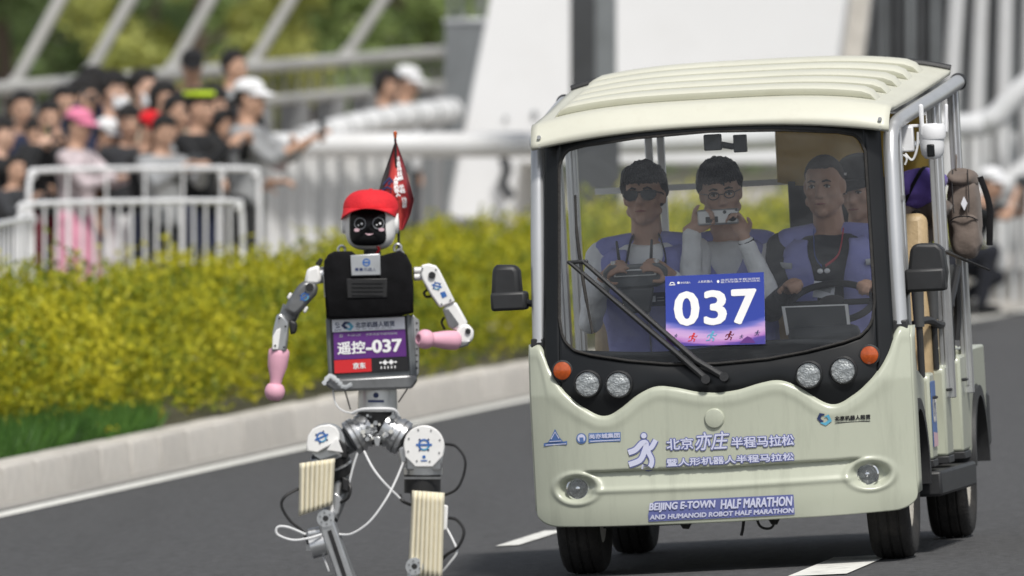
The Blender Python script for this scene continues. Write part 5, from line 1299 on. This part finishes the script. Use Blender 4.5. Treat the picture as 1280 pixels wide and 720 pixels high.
# neck strap of the controller
nb = V(J1['neck'])
st = B1(MB().tube(strip([ctl + V((-.06, .01, .03)), nb + V((-.075, -.135, -.10)), nb + V((-.055, -.06, .0)), nb + V((-.03, .05, .02))], 6), .011, 6, flat=.3).tube(strip([ctl + V((.06, .01, .03)), nb + V((.085, -.135, -.10)), nb + V((.06, -.06, .0)), nb + V((.03, .05, .02))], 6), .011, 6, flat=.3), 'neck_strap', 'shirt_black')
idp = cpx(822, 374, .66)
idc = B1(MB().box(idp, (.07, .006, .055)), 'id_card', 'navy', bev=.002); B1(MB().box(idp + V((-.018, -.004, .002)), (.020, .002, .024)), 'id_photo', 'paper_white', idc); B1(MB().box(idp + V((.012, -.004, .006)), (.028, .002, .004)).box(idp + V((.012, -.004, -.006)), (.028, .002, .004)), 'id_print', 'print_grey', idc)
# rider filming with a small silver camera
H2 = hd(901, 242, .93); cam2 = cpx(898, 271, .70)
r2, B2, J2 = person('person', 'rider in glasses and purple vest raising a small silver camera to the chin', CM, group='riders on the cart', hip=(H2.x + .02, 1.06, .73), neck=(H2.x + .01, .98, H2.z - .168), head=H2, hyaw=8, hpitch=4, hroll=-4,
    wl=cam2 + V((-.11, .02, -.04)), wr=cam2 + V((.10, .01, -.09)), pl=(-.1, .2, -1), pr=(.28, .1, -1), hl=(V((.75, -.1, .35)), V((.2, -1, .2))), hr=(V((-.35, -.05, 1)), V((-.4, -.9, 0))),
    legs='sit', skin='skin_b', hair='thick', top='shirt_white', vest='vest_purple', vgap=(.01, .08), vox=VX, glasses='clear', hands=(.7, .75), base=(H2.x, 1.06, .36), jaw=1.06)
wv = V(J2['WR'][1]); e2 = V(J2['EL'][1]); tdir = (wv - e2).normalized()
B2(MB().cyl(wv - tdir * .03, wv - tdir * .012, .033, n=16), 'wrist_band', 'shirt_black')
sm = empty('pocket_camera', CM @ MX.Translation(cam2), 'small silver pocket camera held up by the rider in glasses', 'camera')
MB().box((0, 0, 0), (.165, .035, .062)).build('body', 'silver_gadget', sm, bev=.007)
MB().cyl((.058, -.018, -.004), (.058, -.034, -.004), .017, n=20).cyl((.058, -.034, -.004), (.058, -.036, -.004), .013, n=20).build('lens', 'sunglass', sm)
MB().cyl((.028, -.018, .018), (.028, -.024, .018), .007, n=12).cyl((.076, -.018, .024), (.076, -.024, .024), .006, n=12).build('viewfinder', 'dark_gadget', sm)
MB().box((-.025, -.019, -.010), (.05, .004, .024)).build('grip_plate', 'dark_gadget', sm, bev=.006)
# driver
H3 = hd(1030, 233, .86)
r3, B3, J3 = person('person', 'driver with cropped hair in purple vest and black long sleeves gripping the steering wheel', CM, group='riders on the cart', hip=(H3.x + .01, 1.0, .73), neck=(H3.x + .01, .90, H3.z - .170), head=H3, hyaw=-7, hpitch=2,
    wl=(.415 - .175, .545, 1.085), wr=(.415 + .172, .54, 1.065), pl=(-.45, .4, -1), pr=(.45, .4, -1), hl=(V((.25, -.75, .35)), V((.25, .2, -1))), hr=(V((-.25, -.75, .35)), V((-.25, .2, -1))),
    legs='sit', skin='skin_c', hair='buzz', top='shirt_charcoal', vest='vest_purple', vgap=(.055, .085), vox=VX, hands=(.85, .85), base=(H3.x, 1.0, .36), fat=1.12, shw=.20, jaw=1.14)
nb = V(J3['neck']); ln = cpx(1030, 345, .70)
B3(MB().tube(strip([nb + V((-.06, -.05, -.0)), nb + V((-.05, -.145, -.10)), ln + V((-.008, 0, .04))], 6), .007, 6, flat=.3), 'lanyard', 'strap_blue')
B3(MB().tube(strip([nb + V((.06, -.05, -.0)), nb + V((.045, -.145, -.10)), ln + V((.008, 0, .04))], 6), .007, 6, flat=.3), 'lanyard', 'strap_red')
for s in (-1, 1): B3(MB().ell(ln + V((s * .014, -.004, .02)), (.012, .006, .010)), 'clip', 'white_plastic')
B3(MB().box(ln + V((.0, -.03, -.055)), (.085, .006, .065), MX.Rotation(R(8), 3, 'Y')), 'id_card', 'paper_white', bev=.002)
B3(MB().box(ln + V((.0, -.035, -.050)), (.06, .002, .02), MX.Rotation(R(18), 3, 'Y')), 'id_print', 'print_grey')
B3(MB().tube([cpx(1082, 412 - k, .30) for k in (0, 1)], .004, 4), 'tag', 'paper_white') if False else None
# rider behind the driver in a black cap
H4 = hd(1074, 236, 1.55)
r4, B4, J4 = person('person', 'rider in black cap sitting behind the driver', CM, group='riders on the cart', hip=(H4.x + .0, 1.66, .76), neck=(H4.x, 1.60, H4.z - .165), head=H4, hyaw=-18, hpitch=12, wl=(H4.x - .2, 1.3, .95), wr=(H4.x + .1, 1.3, .95),
    legs='sit', skin='skin_b', hair='short', top='shirt_black', low='trousers_dark', vox=.010, cap='cap_black', base=(H4.x, 1.66, .36))
B4(MB().box(J4['hp'](-.025, -.098, .085), (.05, .008, .010)), 'cap_badge', 'face_white')
# two more riders on the second bench, mostly hidden by the driver
H5 = hd(1153, 205, 1.75)
# ---------------------------------------------------------------- luggage on the cart
def bagmesh(mb, c, r, n=(2.6, 2.6), rot=None, fold=.01, nu=40, nv=24):
    c = V(c); f = lambda a, k: math.copysign(abs(a) ** (2 / k), a)
    def P(u, v):
        p = V((r[0] * f(math.cos(v), n[1]) * f(math.cos(u), n[0]), r[1] * f(math.cos(v), n[1]) * f(math.sin(u), n[0]), r[2] * f(math.sin(v), n[1])))
        k = 1 + fold / max(r) * (2 * NZ.noise(p * 14) + 1.2 * math.sin(p.z * 60 + 6 * NZ.noise(p * 9)))
        p = p * k
        return c + (rot @ p if rot is not None else p)
    return mb.grid(P, lin(0, 6.28318 * (nu - 1) / nu, nu), lin(-1.5705, 1.5705, nv), closeu=True)
bc = cpx(1150, 237, 1.66)
bg1 = empty('purple_bag', CM @ MX.Translation(bc - V((0, 0, .08))), 'purple holdall with black strap on the seat by the cart upright', 'bag')
bagmesh(MB(), (0, 0, .08), (.11, .14, .085)).build('bag_body', 'bag_purple', bg1, angle=180)
MB().tube(strip([V((-.06, -.12, .02)), V((-.02, -.15, .09)), V((.02, -.10, .16)), V((.03, .0, .17))], 5), .010, 6, flat=.4).build('strap', 'cap_black', bg1)
bc = cpx(1150, 270, 1.68)
bg2 = empty('brown_bag', CM @ MX.Translation(bc - V((0, 0, .10))), 'dark brown soft bag wedged under the purple holdall', 'bag')
bagmesh(MB(), (0, 0, .09), (.12, .15, .085), fold=.016).build('bag_body', 'taupe_cloth', bg2, angle=180)
MB().tube(strip([V((-.05, -.15, .05)), V((0, -.17, .12)), V((.05, -.15, .06))], 5), .009, 6, flat=.4).build('strap', 'cap_black', bg2)
bc = cpx(1206, 268, 1.95)
bk = empty('backpack', CM @ MX.Translation(bc - V((0, 0, .19))), 'taupe backpack with pale diamond patch hanging on the open side of the cart', 'backpack')
bagmesh(MB(), (0, 0, .18), (.066, .12, .165), n=(3.4, 3.6), fold=.006).build('bag_body', 'taupe_cloth', bk, angle=180)
bagmesh(MB(), (.008, -.075, .105), (.056, .075, .085), n=(3.4, 3.4), fold=.005).build('front_pocket', 'taupe_cloth', bk, angle=180)
bagmesh(MB(), (-.004, -.02, .335), (.060, .112, .042), n=(3, 2.4), fold=.010).build('flap', 'taupe_cloth', bk, angle=180)
MB().prism([(0, .028), (.013, 0), (0, -.028), (-.013, 0)], lambda u, v, w: V((.012 + u, w, .235 + v)), -.138, -.112).build('diamond_patch', 'paper_white', bk)
MB().tube(strip([V((-.02, -.06, .37)), V((-.02, -.02, .43)), V((-.03, .05, .37))], 5), .008, 6, flat=.4).build('carry_loop', 'taupe_cloth', bk)
MB().tube(strip([V((.07, .0, .34)), V((.10, .02, .22)), V((.09, .05, .06))], 5), .013, 6, flat=.3).build('shoulder_strap', 'cap_black', bk)
for u in (-.03, .03): MB().tube(strip([V((u, -.10, .37)), V((u * 1.1, -.135, .32)), V((u * 1.1, -.138, .25)), V((u, -.15, .20))], 5), .006, 6, flat=.4).build('buckle_strap', 'cap_black', bk)
MB().tube(strip([V((-.052, -.12, .165)), V((-.02, -.155, .182)), V((.03, -.155, .182)), V((.062, -.12, .165))], 5), .003, 6).build('zip', 'cap_black', bk)
# ================================================================== SPECTATORS
led = MB().box((at(245, 0, 91.3).x, 91.3, KT + .21), (1.7, .9, .42)).build('concrete_ledge', 'parapet', bev=.02)
tag(led, 'low grey concrete ledge two spectators stand on', 'ledge')
def phone(Bf, p, d=(0, -1, 0)): pass
GR = 'spectators behind the barriers'
def spec(px, D, hy, label, yaw, z0=None, **k):
    "standing spectator whose head centre is seen at row hy; yaw 0 faces the camera, 90 faces right"
    p = at(px, hy, D); zb = KT if z0 is None else z0
    F = MX.Translation((p.x, p.y, zb)) @ MX.Rotation(R(yaw), 4, 'Z')
    hz = p.z - zb; s = hz / 1.60
    F = F @ MX.Scale(s, 4)
    F = F @ MX.Translation((0, .02, 0))
    return person('person', label, F, group=GR, vox=.0135, **k)
UP = dict(wl=(-.07, -.34, 1.50), wr=(.07, -.34, 1.50))
def gadget(name, B, J, label, m='dark_gadget', size=(.15, .012, .075), off=(0, -.04, .05), scr=None):
    "phone held in both hands: a thing of its own"
    c = (V(J['WR'][0]) + V(J['WR'][1])) / 2 + V(off)
    F = B.__closure__ and [x.cell_contents for x in B.__closure__ if isinstance(x.cell_contents, MX)][0]
    r = empty(name, F @ MX.Translation(c), label, 'phone' if name == 'phone' else 'camera')
    MB().box((0, 0, 0), size).build('case', m, r, bev=.006)
    MB().box((0, size[1] / 2 + .002, 0), (size[0] * .92, .003, size[2] * .9)).build('screen', scr or 'sunglass', r)
    MB().cyl((size[0] * .32, -size[1] / 2, size[2] * .2), (size[0] * .32, -size[1] / 2 - .004, size[2] * .2), .009, n=12).build('lens', 'sunglass', r)
    return r
S = []
r, B, J = spec(2, 86, 168, 'spectator in black holding up a phone with a bright green picture', 70, hair='thick', top='shirt_black', low='navy', wl=(-.05, -.36, 1.52), wr=(.09, -.36, 1.50), skin='skin_b')
gadget('phone', B, J, 'phone with bright green picture raised over the barrier', size=(.09, .012, .17), scr='neon', off=(0, -.05, .08))
spec(28, 90.5, 137, 'dark-haired spectator in navy jacket half hidden behind the man with raised hands', 20, hair='short', top='navy')
r, B, J = spec(62, 87, 149, 'spectator in black raising both hands to a phone below the chin', 12, hair='short', top='shirt_black', low='maroon', wl=(-.05, -.26, 1.44), wr=(.06, -.28, 1.42), hpitch=4)
gadget('phone', B, J, 'dark phone held at the chin by the spectator in black')
spec(98, 86.3, 158, 'spectator in pink cap and pale patterned shirt looking along the road', 62, cap='cap_pink', hair='short', top='pale_pattern', low='pink_cloth', sleeve='long', wl=(-.10, -.42, 1.22), wr=(.08, -.45, 1.24), hpitch=8, skirt=True)
r, B, J = spec(134, 86.8, 170, 'spectator in white cap and brown sleeves filming low', 66, cap='cap_white', hair='short', top='brown_cloth', low='grey_cloth', wl=(-.06, -.42, 1.26), wr=(.08, -.44, 1.28), hpitch=14)
gadget('phone', B, J, 'phone in the hands of the spectator in white cap')
spec(118, 90, 110, 'tall spectator in navy jacket with dark hair turned to the masked neighbour', 80, hair='thick', top='navy', low='trousers_dark')
spec(142, 88.6, 115, 'masked spectator in navy with bushy black hair', 66, hair='thick', top='navy', mask='mask_white', skin='skin_b', low='navy')
spec(180, 88.6, 112, 'masked spectator in black jacket beside the bushy-haired one', 58, hair='short', top='shirt_black', mask='mask_white', skin='skin_b')
spec(162, 86.6, 154, 'boy with dark fringe in charcoal top facing the road', 14, hair='thick', top='shirt_charcoal', low='shirt_white', sleeve='short', skirt=True)
r, B, J = spec(188, 85.9, 162, 'small spectator in bright red cap and black top', 55, cap='cap_redc', hair='short', top='shirt_black', low='navy', wl=(-.06, -.40, 1.30), wr=(.08, -.42, 1.32), hpitch=16)
gadget('phone', B, J, 'phone in the hands of the spectator in red cap')
spec(240, 91.2, 84, 'man in black cap and black shirt standing on the ledge', 5, z0=KT + .42, cap='cap_black', hair='short', top='shirt_black', sleeve='short', hpitch=14)
spec(293, 91.4, 84, 'spectator in pale grey shirt standing on the ledge', 62, z0=KT + .42, hair='short', top='grey_cloth', sleeve='long')
r, B, J = spec(222, 87, 142, 'spectator with dark hair holding a camera to the eye', 48, hair='short', top='grey_cloth', low='shirt_white', wl=(-.05, -.25, 1.52), wr=(.07, -.26, 1.52), skirt=True)
gadget('camera', B, J, 'black camera at the eye of the dark-haired spectator', size=(.14, .09, .10))
r, B, J = spec(250, 86.3, 136, 'spectator with neon yellow headband over black hair', 52, hair='thick', top='shirt_black', low='navy', wl=(-.08, -.35, 1.36), wr=(.08, -.38, 1.38))
B(MB().grid(lambda u, v: J['hp'](.098 * math.cos(u), .012 + .116 * math.sin(u), .085 + .035 * v), lin(0, 6.1, 28), [0, 1], closeu=True), 'headband', 'neon', solid=.004)
r, B, J = spec(281, 86.6, 160, 'spectator in white top leaning on the barrier', 60, hair='short', top='shirt_white', low='shirt_white', wl=(-.1, -.40, 1.15), wr=(.12, -.45, 1.2), sleeve='short')
r, B, J = spec(312, 86.4, 124, 'spectator in white cap stretching both arms out with a phone', 70, cap='cap_white', hair='thick', top='grey_cloth', low='shirt_black', sleeve='roll', wl=(-.06, -.44, 1.32), wr=(.10, -.45, 1.36), pl=(-.3, .2, -1), pr=(.3, .2, -1))
gadget('phone', B, J, 'phone at the end of outstretched arms beside the white pipe', size=(.085, .012, .17), off=(0, -.08, .06))
spec(20, 84.9, 212, 'child in dark top pressed against the barrier', 40, hair='short', top='shirt_charcoal', low='navy', wl=(-.1, -.4, 1.35), wr=(.1, -.42, 1.4))
spec(205, 87.6, 128, 'spectator in beige jacket behind the red cap', 40, hair='long', top='beige_cloth', low='navy')
r, B, J = spec(46, 88.2, 168, 'spectator in black hood behind the raised green phone', 30, hair='thick', top='shirt_black', wl=(-.06, -.33, 1.5), wr=(.08, -.33, 1.5))
gadget('phone', B, J, 'dark phone raised by the spectator in black hood')
r, B, J = spec(80, 88.8, 132, 'spectator with short dark hair and navy top between the hood and the pink cap', 30, hair='short', top='navy', wl=(-.06, -.36, 1.62), wr=(.08, -.36, 1.62))
gadget('phone', B, J, 'dark phone held high above the pink cap')
spec(104, 89.6, 122, 'black-haired spectator in charcoal behind the pink cap', 75, hair='thick', top='shirt_charcoal')
r, B, J = spec(205, 85.7, 166, 'spectator in grey leaning over the barrier beside the red cap', 35, hair='short', top='grey_cloth', low='shirt_charcoal', wl=(-.08, -.42, 1.35), wr=(.08, -.44, 1.35), hpitch=14)
gadget('phone', B, J, 'phone held out beside the red cap')
r, B, J = spec(268, 87.4, 132, 'black-haired spectator in charcoal raising a phone behind the white top', 45, hair='thick', top='shirt_charcoal', wl=(-.06, -.35, 1.6), wr=(.08, -.35, 1.6))
gadget('phone', B, J, 'dark phone raised behind the spectator in white top')
spec(298, 87.9, 146, 'spectator in pink top behind the outstretched arms', 55, hair='short', top='pale_pattern', wl=(-.1, -.4, 1.35), wr=(.1, -.42, 1.4))
GR = 'spectators behind the ramp railing'
spec(483, 109, 108, 'woman with long black hair in black behind the ramp railing', 60, hair='long', top='shirt_black', hpitch=12)
spec(509, 109.4, 104, 'person in white cap and white top behind the ramp railing', 70, cap='cap_white', hair='short', top='shirt_white', hpitch=10)
# crouching photographer beside the road on the right
p = at(1208, 0, 96); F = MX.Translation((p.x, 96, KT)) @ MX.Rotation(R(68), 4, 'Z')
rP, BP, JP = person('person', 'crouching photographer in black aiming a camera by the white pipe railing', F, hip=(0, .08, .42), neck=(0, -.16, .90), head=(0, -.22, 1.06), hpitch=4, wl=(-.05, -.46, 1.02), wr=(.07, -.48, 1.04), legs='crouch', hair='short', top='shirt_black', sleeve='short', low='trousers_dark', vox=.0135, cap='cap_white')
gadget('camera', BP, JP, 'black camera of the crouching photographer', size=(.14, .16, .10), off=(0, -.06, .05))
# ================================================================== WRITING ON THE CART
mat('print_lilac', (.60, .62, .78), .5); mat('print_indigo', (.13, .15, .36), .5); mat('print_steelblue', (.09, .17, .40), .5)
def bodypt(x, z, off): return V((x, yf(x, z) + relief(x, z) - off, z))
def body_print(datas, name, m, off=.003, step=.00025):
    mb = MB(); datas = [fine2(d_) for d_ in datas]
    for i, dt in enumerate(datas): mb.tri2(dt, lambda x, z: bodypt(x, z, off + .0036 + i * step))
    return mb.build(name, m, cart, smooth=False, fix=False)
def fine2(data):
    "long flat shapes are cut so that they follow the curved panel"
    xs_ = [p[0] for p in data[0]]
    if max(xs_) - min(xs_) < .12 or max(len(f) for f in data[1]) < 5: return data
    bm = bmesh.new(); vv = [bm.verts.new((x, z, 0)) for x, z in data[0]]
    for f in data[1]: bm.faces.new([vv[i] for i in f])
    k = min(xs_)
    while k < max(xs_): bmesh.ops.bisect_plane(bm, geom=bm.verts[:] + bm.edges[:] + bm.faces[:], plane_co=(k, 0, 0), plane_no=(1, 0, 0)); k += .025
    bm.verts.index_update(); out = [(v.co.x, v.co.y) for v in bm.verts], [tuple(v.index for v in f.verts) for f in bm.faces]; bm.free(); return out
def bxz(px, py): p = cpx(px, py, lambda x, z: yf(x, z)); return p.x, p.z
def shift(data, dx, dy): return [(x + dx, y + dy) for x, y in data[0]], data[1]
def heavy(s, w, h, x, y, k, n=8, **kw):
    "the same line laid down several times, nudged, to thicken its strokes"
    t = text2(s, w, h, x, y, **kw); return [t] + [shift(t, k * math.cos(6.28318 * i / n), k * math.sin(6.28318 * i / n)) for i in range(n)]
def boxpx(s, l, b, r, t):
    (x0, z0), (x1, z1) = bxz(l, b), bxz(r, t); return dict(w=x1 - x0, h=z1 - z0, x=x0, y=z0)
def outlined(s, l, b, r, t, ko, ki=.0009, **kw):
    g = boxpx(s, l, b - 2, r, t - 2)
    body_print(heavy(s, g['w'], g['h'], g['x'], g['y'], ko, 10, **kw), 'writing_outline', 'print_indigo', .0025, .0001)
    body_print(heavy(s, g['w'], g['h'], g['x'], g['y'], ki, 4, **kw), 'writing', 'print_lilac', .0042, .0001)
outlined('北京', 834, 564.5, 866, 549, .0042)
outlined('亦庄', 870, 565, 911, 541, .0042, shear=.25)
outlined('半程马拉松', 915, 562, 992, 545, .0042)
outlined('暨人形机器人半程马拉松', 834, 585, 992, 568, .0042)
# English lines on a slate strip
(xa, za), (xb, zb_) = bxz(811, 652), bxz(992, 618)
body_print([poly2([(xa, za), (xb, za), (xb, zb_), (xa + .03, zb_), (xa + .012, zb_ - .012), (xa, zb_ - .05)])], 'writing_strip', 'print_indigo', .0022)
hgt = zb_ - za
body_print(heavy('BEIJING E-TOWN', (xb - xa) * .455, hgt * .45, xa + .006, za + hgt * .46, .0016, 6, shear=.2) + heavy('HALF MARATHON', (xb - xa) * .49, hgt * .45, xa + (xb - xa) * .50, za + hgt * .46, .0016, 6, shear=.2), 'writing', 'print_lilac', .0035, .0001)
body_print(heavy('AND HUMANOID ROBOT HALF MARATHON', (xb - xa) * .985, hgt * .22, xa + .006, za + hgt * .10, .0014, 6, shear=.15), 'writing', 'print_lilac', .0035, .0001)
# running figure mark
(x0, z0) = bxz(786, 590); sc_ = (bxz(823, 590)[0] - x0) / 37
def fig(pts): return [(x0 + (px - 786) * sc_, z0 + (590 - py) * sc_) for px, py in pts]
def bandf(pts, w): return band2(fig(pts), [q_ * sc_ for q_ in w] if isinstance(w, list) else w * sc_)
S1 = [p[:2] for p in strip([(787, 566, 0), (796, 563, 0), (805, 555, 0), (810, 556, 0), (807, 566, 0), (801, 576, 0), (787, 581, 0)], 5)]
S2 = [p[:2] for p in strip([(822, 552, 0), (817, 560, 0), (812, 565, 0), (816, 577, 0), (812, 586, 0), (803, 584, 0)], 5)]
hd_ = [(x0 + (807.5 - 786) * sc_ + 4.6 * sc_ * math.cos(a), z0 + (590 - 546) * sc_ + 4.6 * sc_ * math.sin(a)) for a in lin(0, 6, 16)]
body_print([bandf(S1, 9.5), bandf(S2, 8.5), (hd_, [tuple(range(16))])], 'figure_mark_outline', 'print_indigo', .0025, .0003)
hd2 = [(x0 + (807.5 - 786) * sc_ + 3.4 * sc_ * math.cos(a), z0 + (590 - 546) * sc_ + 3.4 * sc_ * math.sin(a)) for a in lin(0, 6, 16)]
body_print([bandf(S1, 6.6), bandf(S2, 5.8), (hd2, [tuple(range(16))])], 'figure_mark', 'print_lilac', .0042, .0003)
# lotus mark and ring mark with their lines
def bz(pts): return [bxz(*p) for p in pts]
body_print([poly2(bz([(680, 558), (709, 556), (709, 551), (704, 552), (699, 546), (694, 536), (689, 547), (685, 553), (680, 554)]))], 'lotus_mark', 'print_steelblue', .0025)
body_print([band2(bz([(689, 549), (694, 540), (699, 548)]), .004), band2(bz([(687, 552), (702, 551)]), .003), band2(bz([(682, 556.3), (708, 554.6)]), .0035)], 'lotus_lines', 'print_lilac', .0035)
cx_, cz_ = bxz(727, 548); body_print([disc2(cx_, cz_, .021)], 'ring_mark', 'print_steelblue', .0025); body_print([disc2(cx_, cz_ + .001, .016)], 'ring_mark', 'print_lilac', .0032); body_print([poly2([(cx_ - .007, cz_ - .016), (cx_ + .009, cz_ - .016), (cx_ + .008, cz_ + .004), (cx_ - .008, cz_ + .004)])], 'ring_mark', 'print_steelblue', .0038)
body_print([poly2(bz([(736, 553.5), (776, 551.5), (776, 540), (736, 541.5)]))], 'writing_strip', 'print_steelblue', .0025)
g = boxpx('', 737.5, 548.5, 774.5, 541); body_print(heavy('尚亦城集团', g['w'], g['h'], g['x'], g['y'], .0008, 4), 'writing', 'print_lilac', .0032)
body_print([band2(bz([(738, 551.6), (775, 549.8)]), .0035)], 'small_print', 'print_lilac', .0032)
# hire company mark on the right
body_print([band2(bz([(1031, 518), (1026, 518), (1023.5, 523), (1027, 527), (1029.5, 526)]), [.004, .014, .014, .012, .004])], 'company_mark', 'print_navy', .0025)
body_print([band2(bz([(1026, 528.5), (1032, 530), (1038, 525.5), (1035, 519.5), (1031, 521)]), [.004, .012, .014, .012, .004])], 'company_mark', 'print_cyan', .003)
g = boxpx('', 1044, 526, 1088, 518); body_print(heavy('北京机器人租赁', g['w'], g['h'], g['x'], g['y'], .0009, 4), 'writing', 'print_black', .0025)
body_print([band2(bz([(1044, 528.7), (1088, 526.2)]), .003)], 'small_print', 'print_black', .0025)

# ---------------------------------------------------------------- number placard on the windscreen
def placmat():
    m = bpy.data.materials.new('placard_print'); m.use_nodes = True; nt = m.node_tree; L = nt.links; b = nt.nodes['Principled BSDF']; b.inputs['Roughness'].default_value = .35
    uv = nt.nodes.new('ShaderNodeUVMap'); uv.uv_map = 'uv'; sx = nt.nodes.new('ShaderNodeSeparateXYZ'); L.new(uv.outputs[0], sx.inputs[0])
    n = nt.nodes.new('ShaderNodeTexNoise'); n.inputs['Scale'].default_value = 6; mp = nt.nodes.new('ShaderNodeMapping'); mp.inputs['Scale'].default_value = (.5, 3, 1); L.new(uv.outputs[0], mp.inputs[0]); L.new(mp.outputs[0], n.inputs['Vector'])
    # sweeping edge of the printed landscape
    a = nt.nodes.new('ShaderNodeMath'); a.operation = 'SUBTRACT'; a.inputs[1].default_value = .48; L.new(sx.outputs[0], a.inputs[0])
    a2 = nt.nodes.new('ShaderNodeMath'); a2.operation = 'POWER'; a2.inputs[1].default_value = 2; L.new(a.outputs[0], a2.inputs[0])
    a3 = nt.nodes.new('ShaderNodeMath'); a3.operation = 'MULTIPLY_ADD'; a3.inputs[1].default_value = -.42; L.new(a2.outputs[0], a3.inputs[0]); L.new(sx.outputs[1], a3.inputs[2])
    a4 = nt.nodes.new('ShaderNodeMath'); a4.operation = 'MULTIPLY_ADD'; a4.inputs[1].default_value = .10; L.new(n.outputs['Fac'], a4.inputs[0]); L.new(a3.outputs[0], a4.inputs[2])
    r = nt.nodes.new('ShaderNodeValToRGB'); e = r.color_ramp.elements
    e[0].position = 0; e[0].color = (.06, .05, .28, 1); e[1].position = 1; e[1].color = (.022, .045, .30, 1)
    for p, c in ((.05, (.10, .05, .32)), (.09, (.45, .20, .52)), (.15, (.58, .36, .62)), (.21, (.50, .32, .62)), (.27, (.14, .15, .50)), (.33, (.025, .05, .33))): x = e.new(p); x.color = (*c, 1)
    L.new(a4.outputs[0], r.inputs[0]); L.new(r.outputs[0], b.inputs['Base Color']); M['placard_print'] = m
placmat()
goff = -.004
PC = [cpx(px, py, lambda x, z: yf(x, z) + goff) for px, py in ((833, 433), (957, 430), (955, 340), (831.5, 345.5))]   # bl br tr tl
pcd = empty('number_placard', CM @ MX.Translation(PC[0]), 'blue placard with white number 037 fixed to the windscreen', 'placard')
def pp_(u, v, off=0): 
    p = PC[0].lerp(PC[1], u).lerp(PC[3].lerp(PC[2], u), v) - PC[0]; return p + V((0, -off + .004 * math.sin(u * 3.14) - .004, 0))
us_, vs_p = lin(0, 1, 12), lin(0, 1, 10)
card = MB().grid(lambda u, v: pp_(u, v), us_, vs_p).build('card', 'placard_print', pcd, fix=False)
ul = card.data.uv_layers.new(name='uv')
for p in card.data.polygons:
    for li, vi in zip(p.loop_indices, p.vertices): ul.data[li].uv = (us_[vi % 12], vs_p[vi // 12])
MB().grid(lambda u, v: pp_(u, v, -.0015), us_, vs_p).build('card_back', 'paper_white', pcd, fix=False)
def cprint(datas, name, m, off=.0012):
    mb = MB()
    for i, dt in enumerate(datas): mb.tri2(dt, lambda u, v: pp_(u, v, off + i * .00008))
    return mb.build(name, m, pcd, smooth=False, fix=False)
for ch, u0, w_ in (('0', .085, .255), ('3', .385, .23), ('7', .665, .255)):
    cprint(heavy(ch, w_ - .03, .46, u0 + .015, .30, .017, 12), 'numeral', 'print_white')
cprint([text2('亦庄机器人', .10, .03, .155, .885), disc2(.135, .90, .014, 10, .018)], 'heading', 'print_white'); cprint([text2('人形机器人', .15, .035, .33, .885)], 'heading', 'print_white'); cprint([disc2(.535, .895, .013, 10, .022), text2('北京亦庄半程马拉松', .40, .028, .56, .90), text2('暨人形机器人半程马拉松', .40, .022, .56, .872)], 'heading', 'print_white'); cprint([band2([(.04, .875), (.10, .875)], .012), arc2(.07, .89, .02, 0, 180, .012, 8)], 'heading', 'print_white')
def runner(u, v, s, name, m):
    D_ = [disc2(u + .012 * s, v + .075 * s, .012 * s, 8, .016 * s), band2([(u + .005 * s, v + .06 * s), (u - .008 * s, v + .015 * s)], .02 * s), band2([(u - .008 * s, v + .015 * s), (u + .02 * s, v), (u + .008 * s, v - .035 * s)], .012 * s), band2([(u - .008 * s, v + .015 * s), (u - .02 * s, v - .02 * s), (u - .05 * s, v - .025 * s)], .011 * s), band2([(u, v + .05 * s), (u + .03 * s, v + .03 * s), (u + .045 * s, v + .05 * s)], .009 * s), band2([(u, v + .05 * s), (u - .03 * s, v + .04 * s), (u - .04 * s, v + .015 * s)], .009 * s)]
    cprint(D_, name, m, .0015)
runner(.27, .095, 1, 'printed_runner', 'print_red'); runner(.46, .10, 1.15, 'printed_runner', 'print_cyan'); runner(.64, .105, 1, 'printed_runner', 'maroon'); runner(.10, .14, .4, 'printed_runner', 'print_navy'); runner(.76, .10, .45, 'printed_runner', 'print_navy'); runner(.92, .14, .6, 'printed_runner', 'print_navy')
cprint([poly2([(.0, .0), (.07, .0), (.03, .10), (0, .12)]), poly2([(.74, .02), (.90, .02), (.86, .09), (.82, .115), (.78, .08)])], 'printed_blossom', 'print_purple', .0012)
# side placard on the first door panel
sp_ = empty('side_placard', CM @ MX.Translation((.746, .915, .42)), 'narrow blue number placard on the side panel behind the front wheel', 'placard')
MB().box((.002, .085, .13), (.003, .17, .26)).build('card', 'print_steelblue', sp_, bev=.0008)
mb = MB()
for i, dt in enumerate(heavy('037', .14, .09, .015, .10, .004, 6)): mb.tri2(dt, lambda u, v: V((.005 + i * .0001, u, v)))
mb.build('numeral', 'print_white', sp_, smooth=False, fix=False)
MB().add([V((.0045, .0, .0)), V((.0045, .17, .0)), V((.0045, .17, .05)), V((.0045, .0, .06))], [(0, 1, 2, 3)]).build('printed_band', 'face_pink', sp_, fix=False)
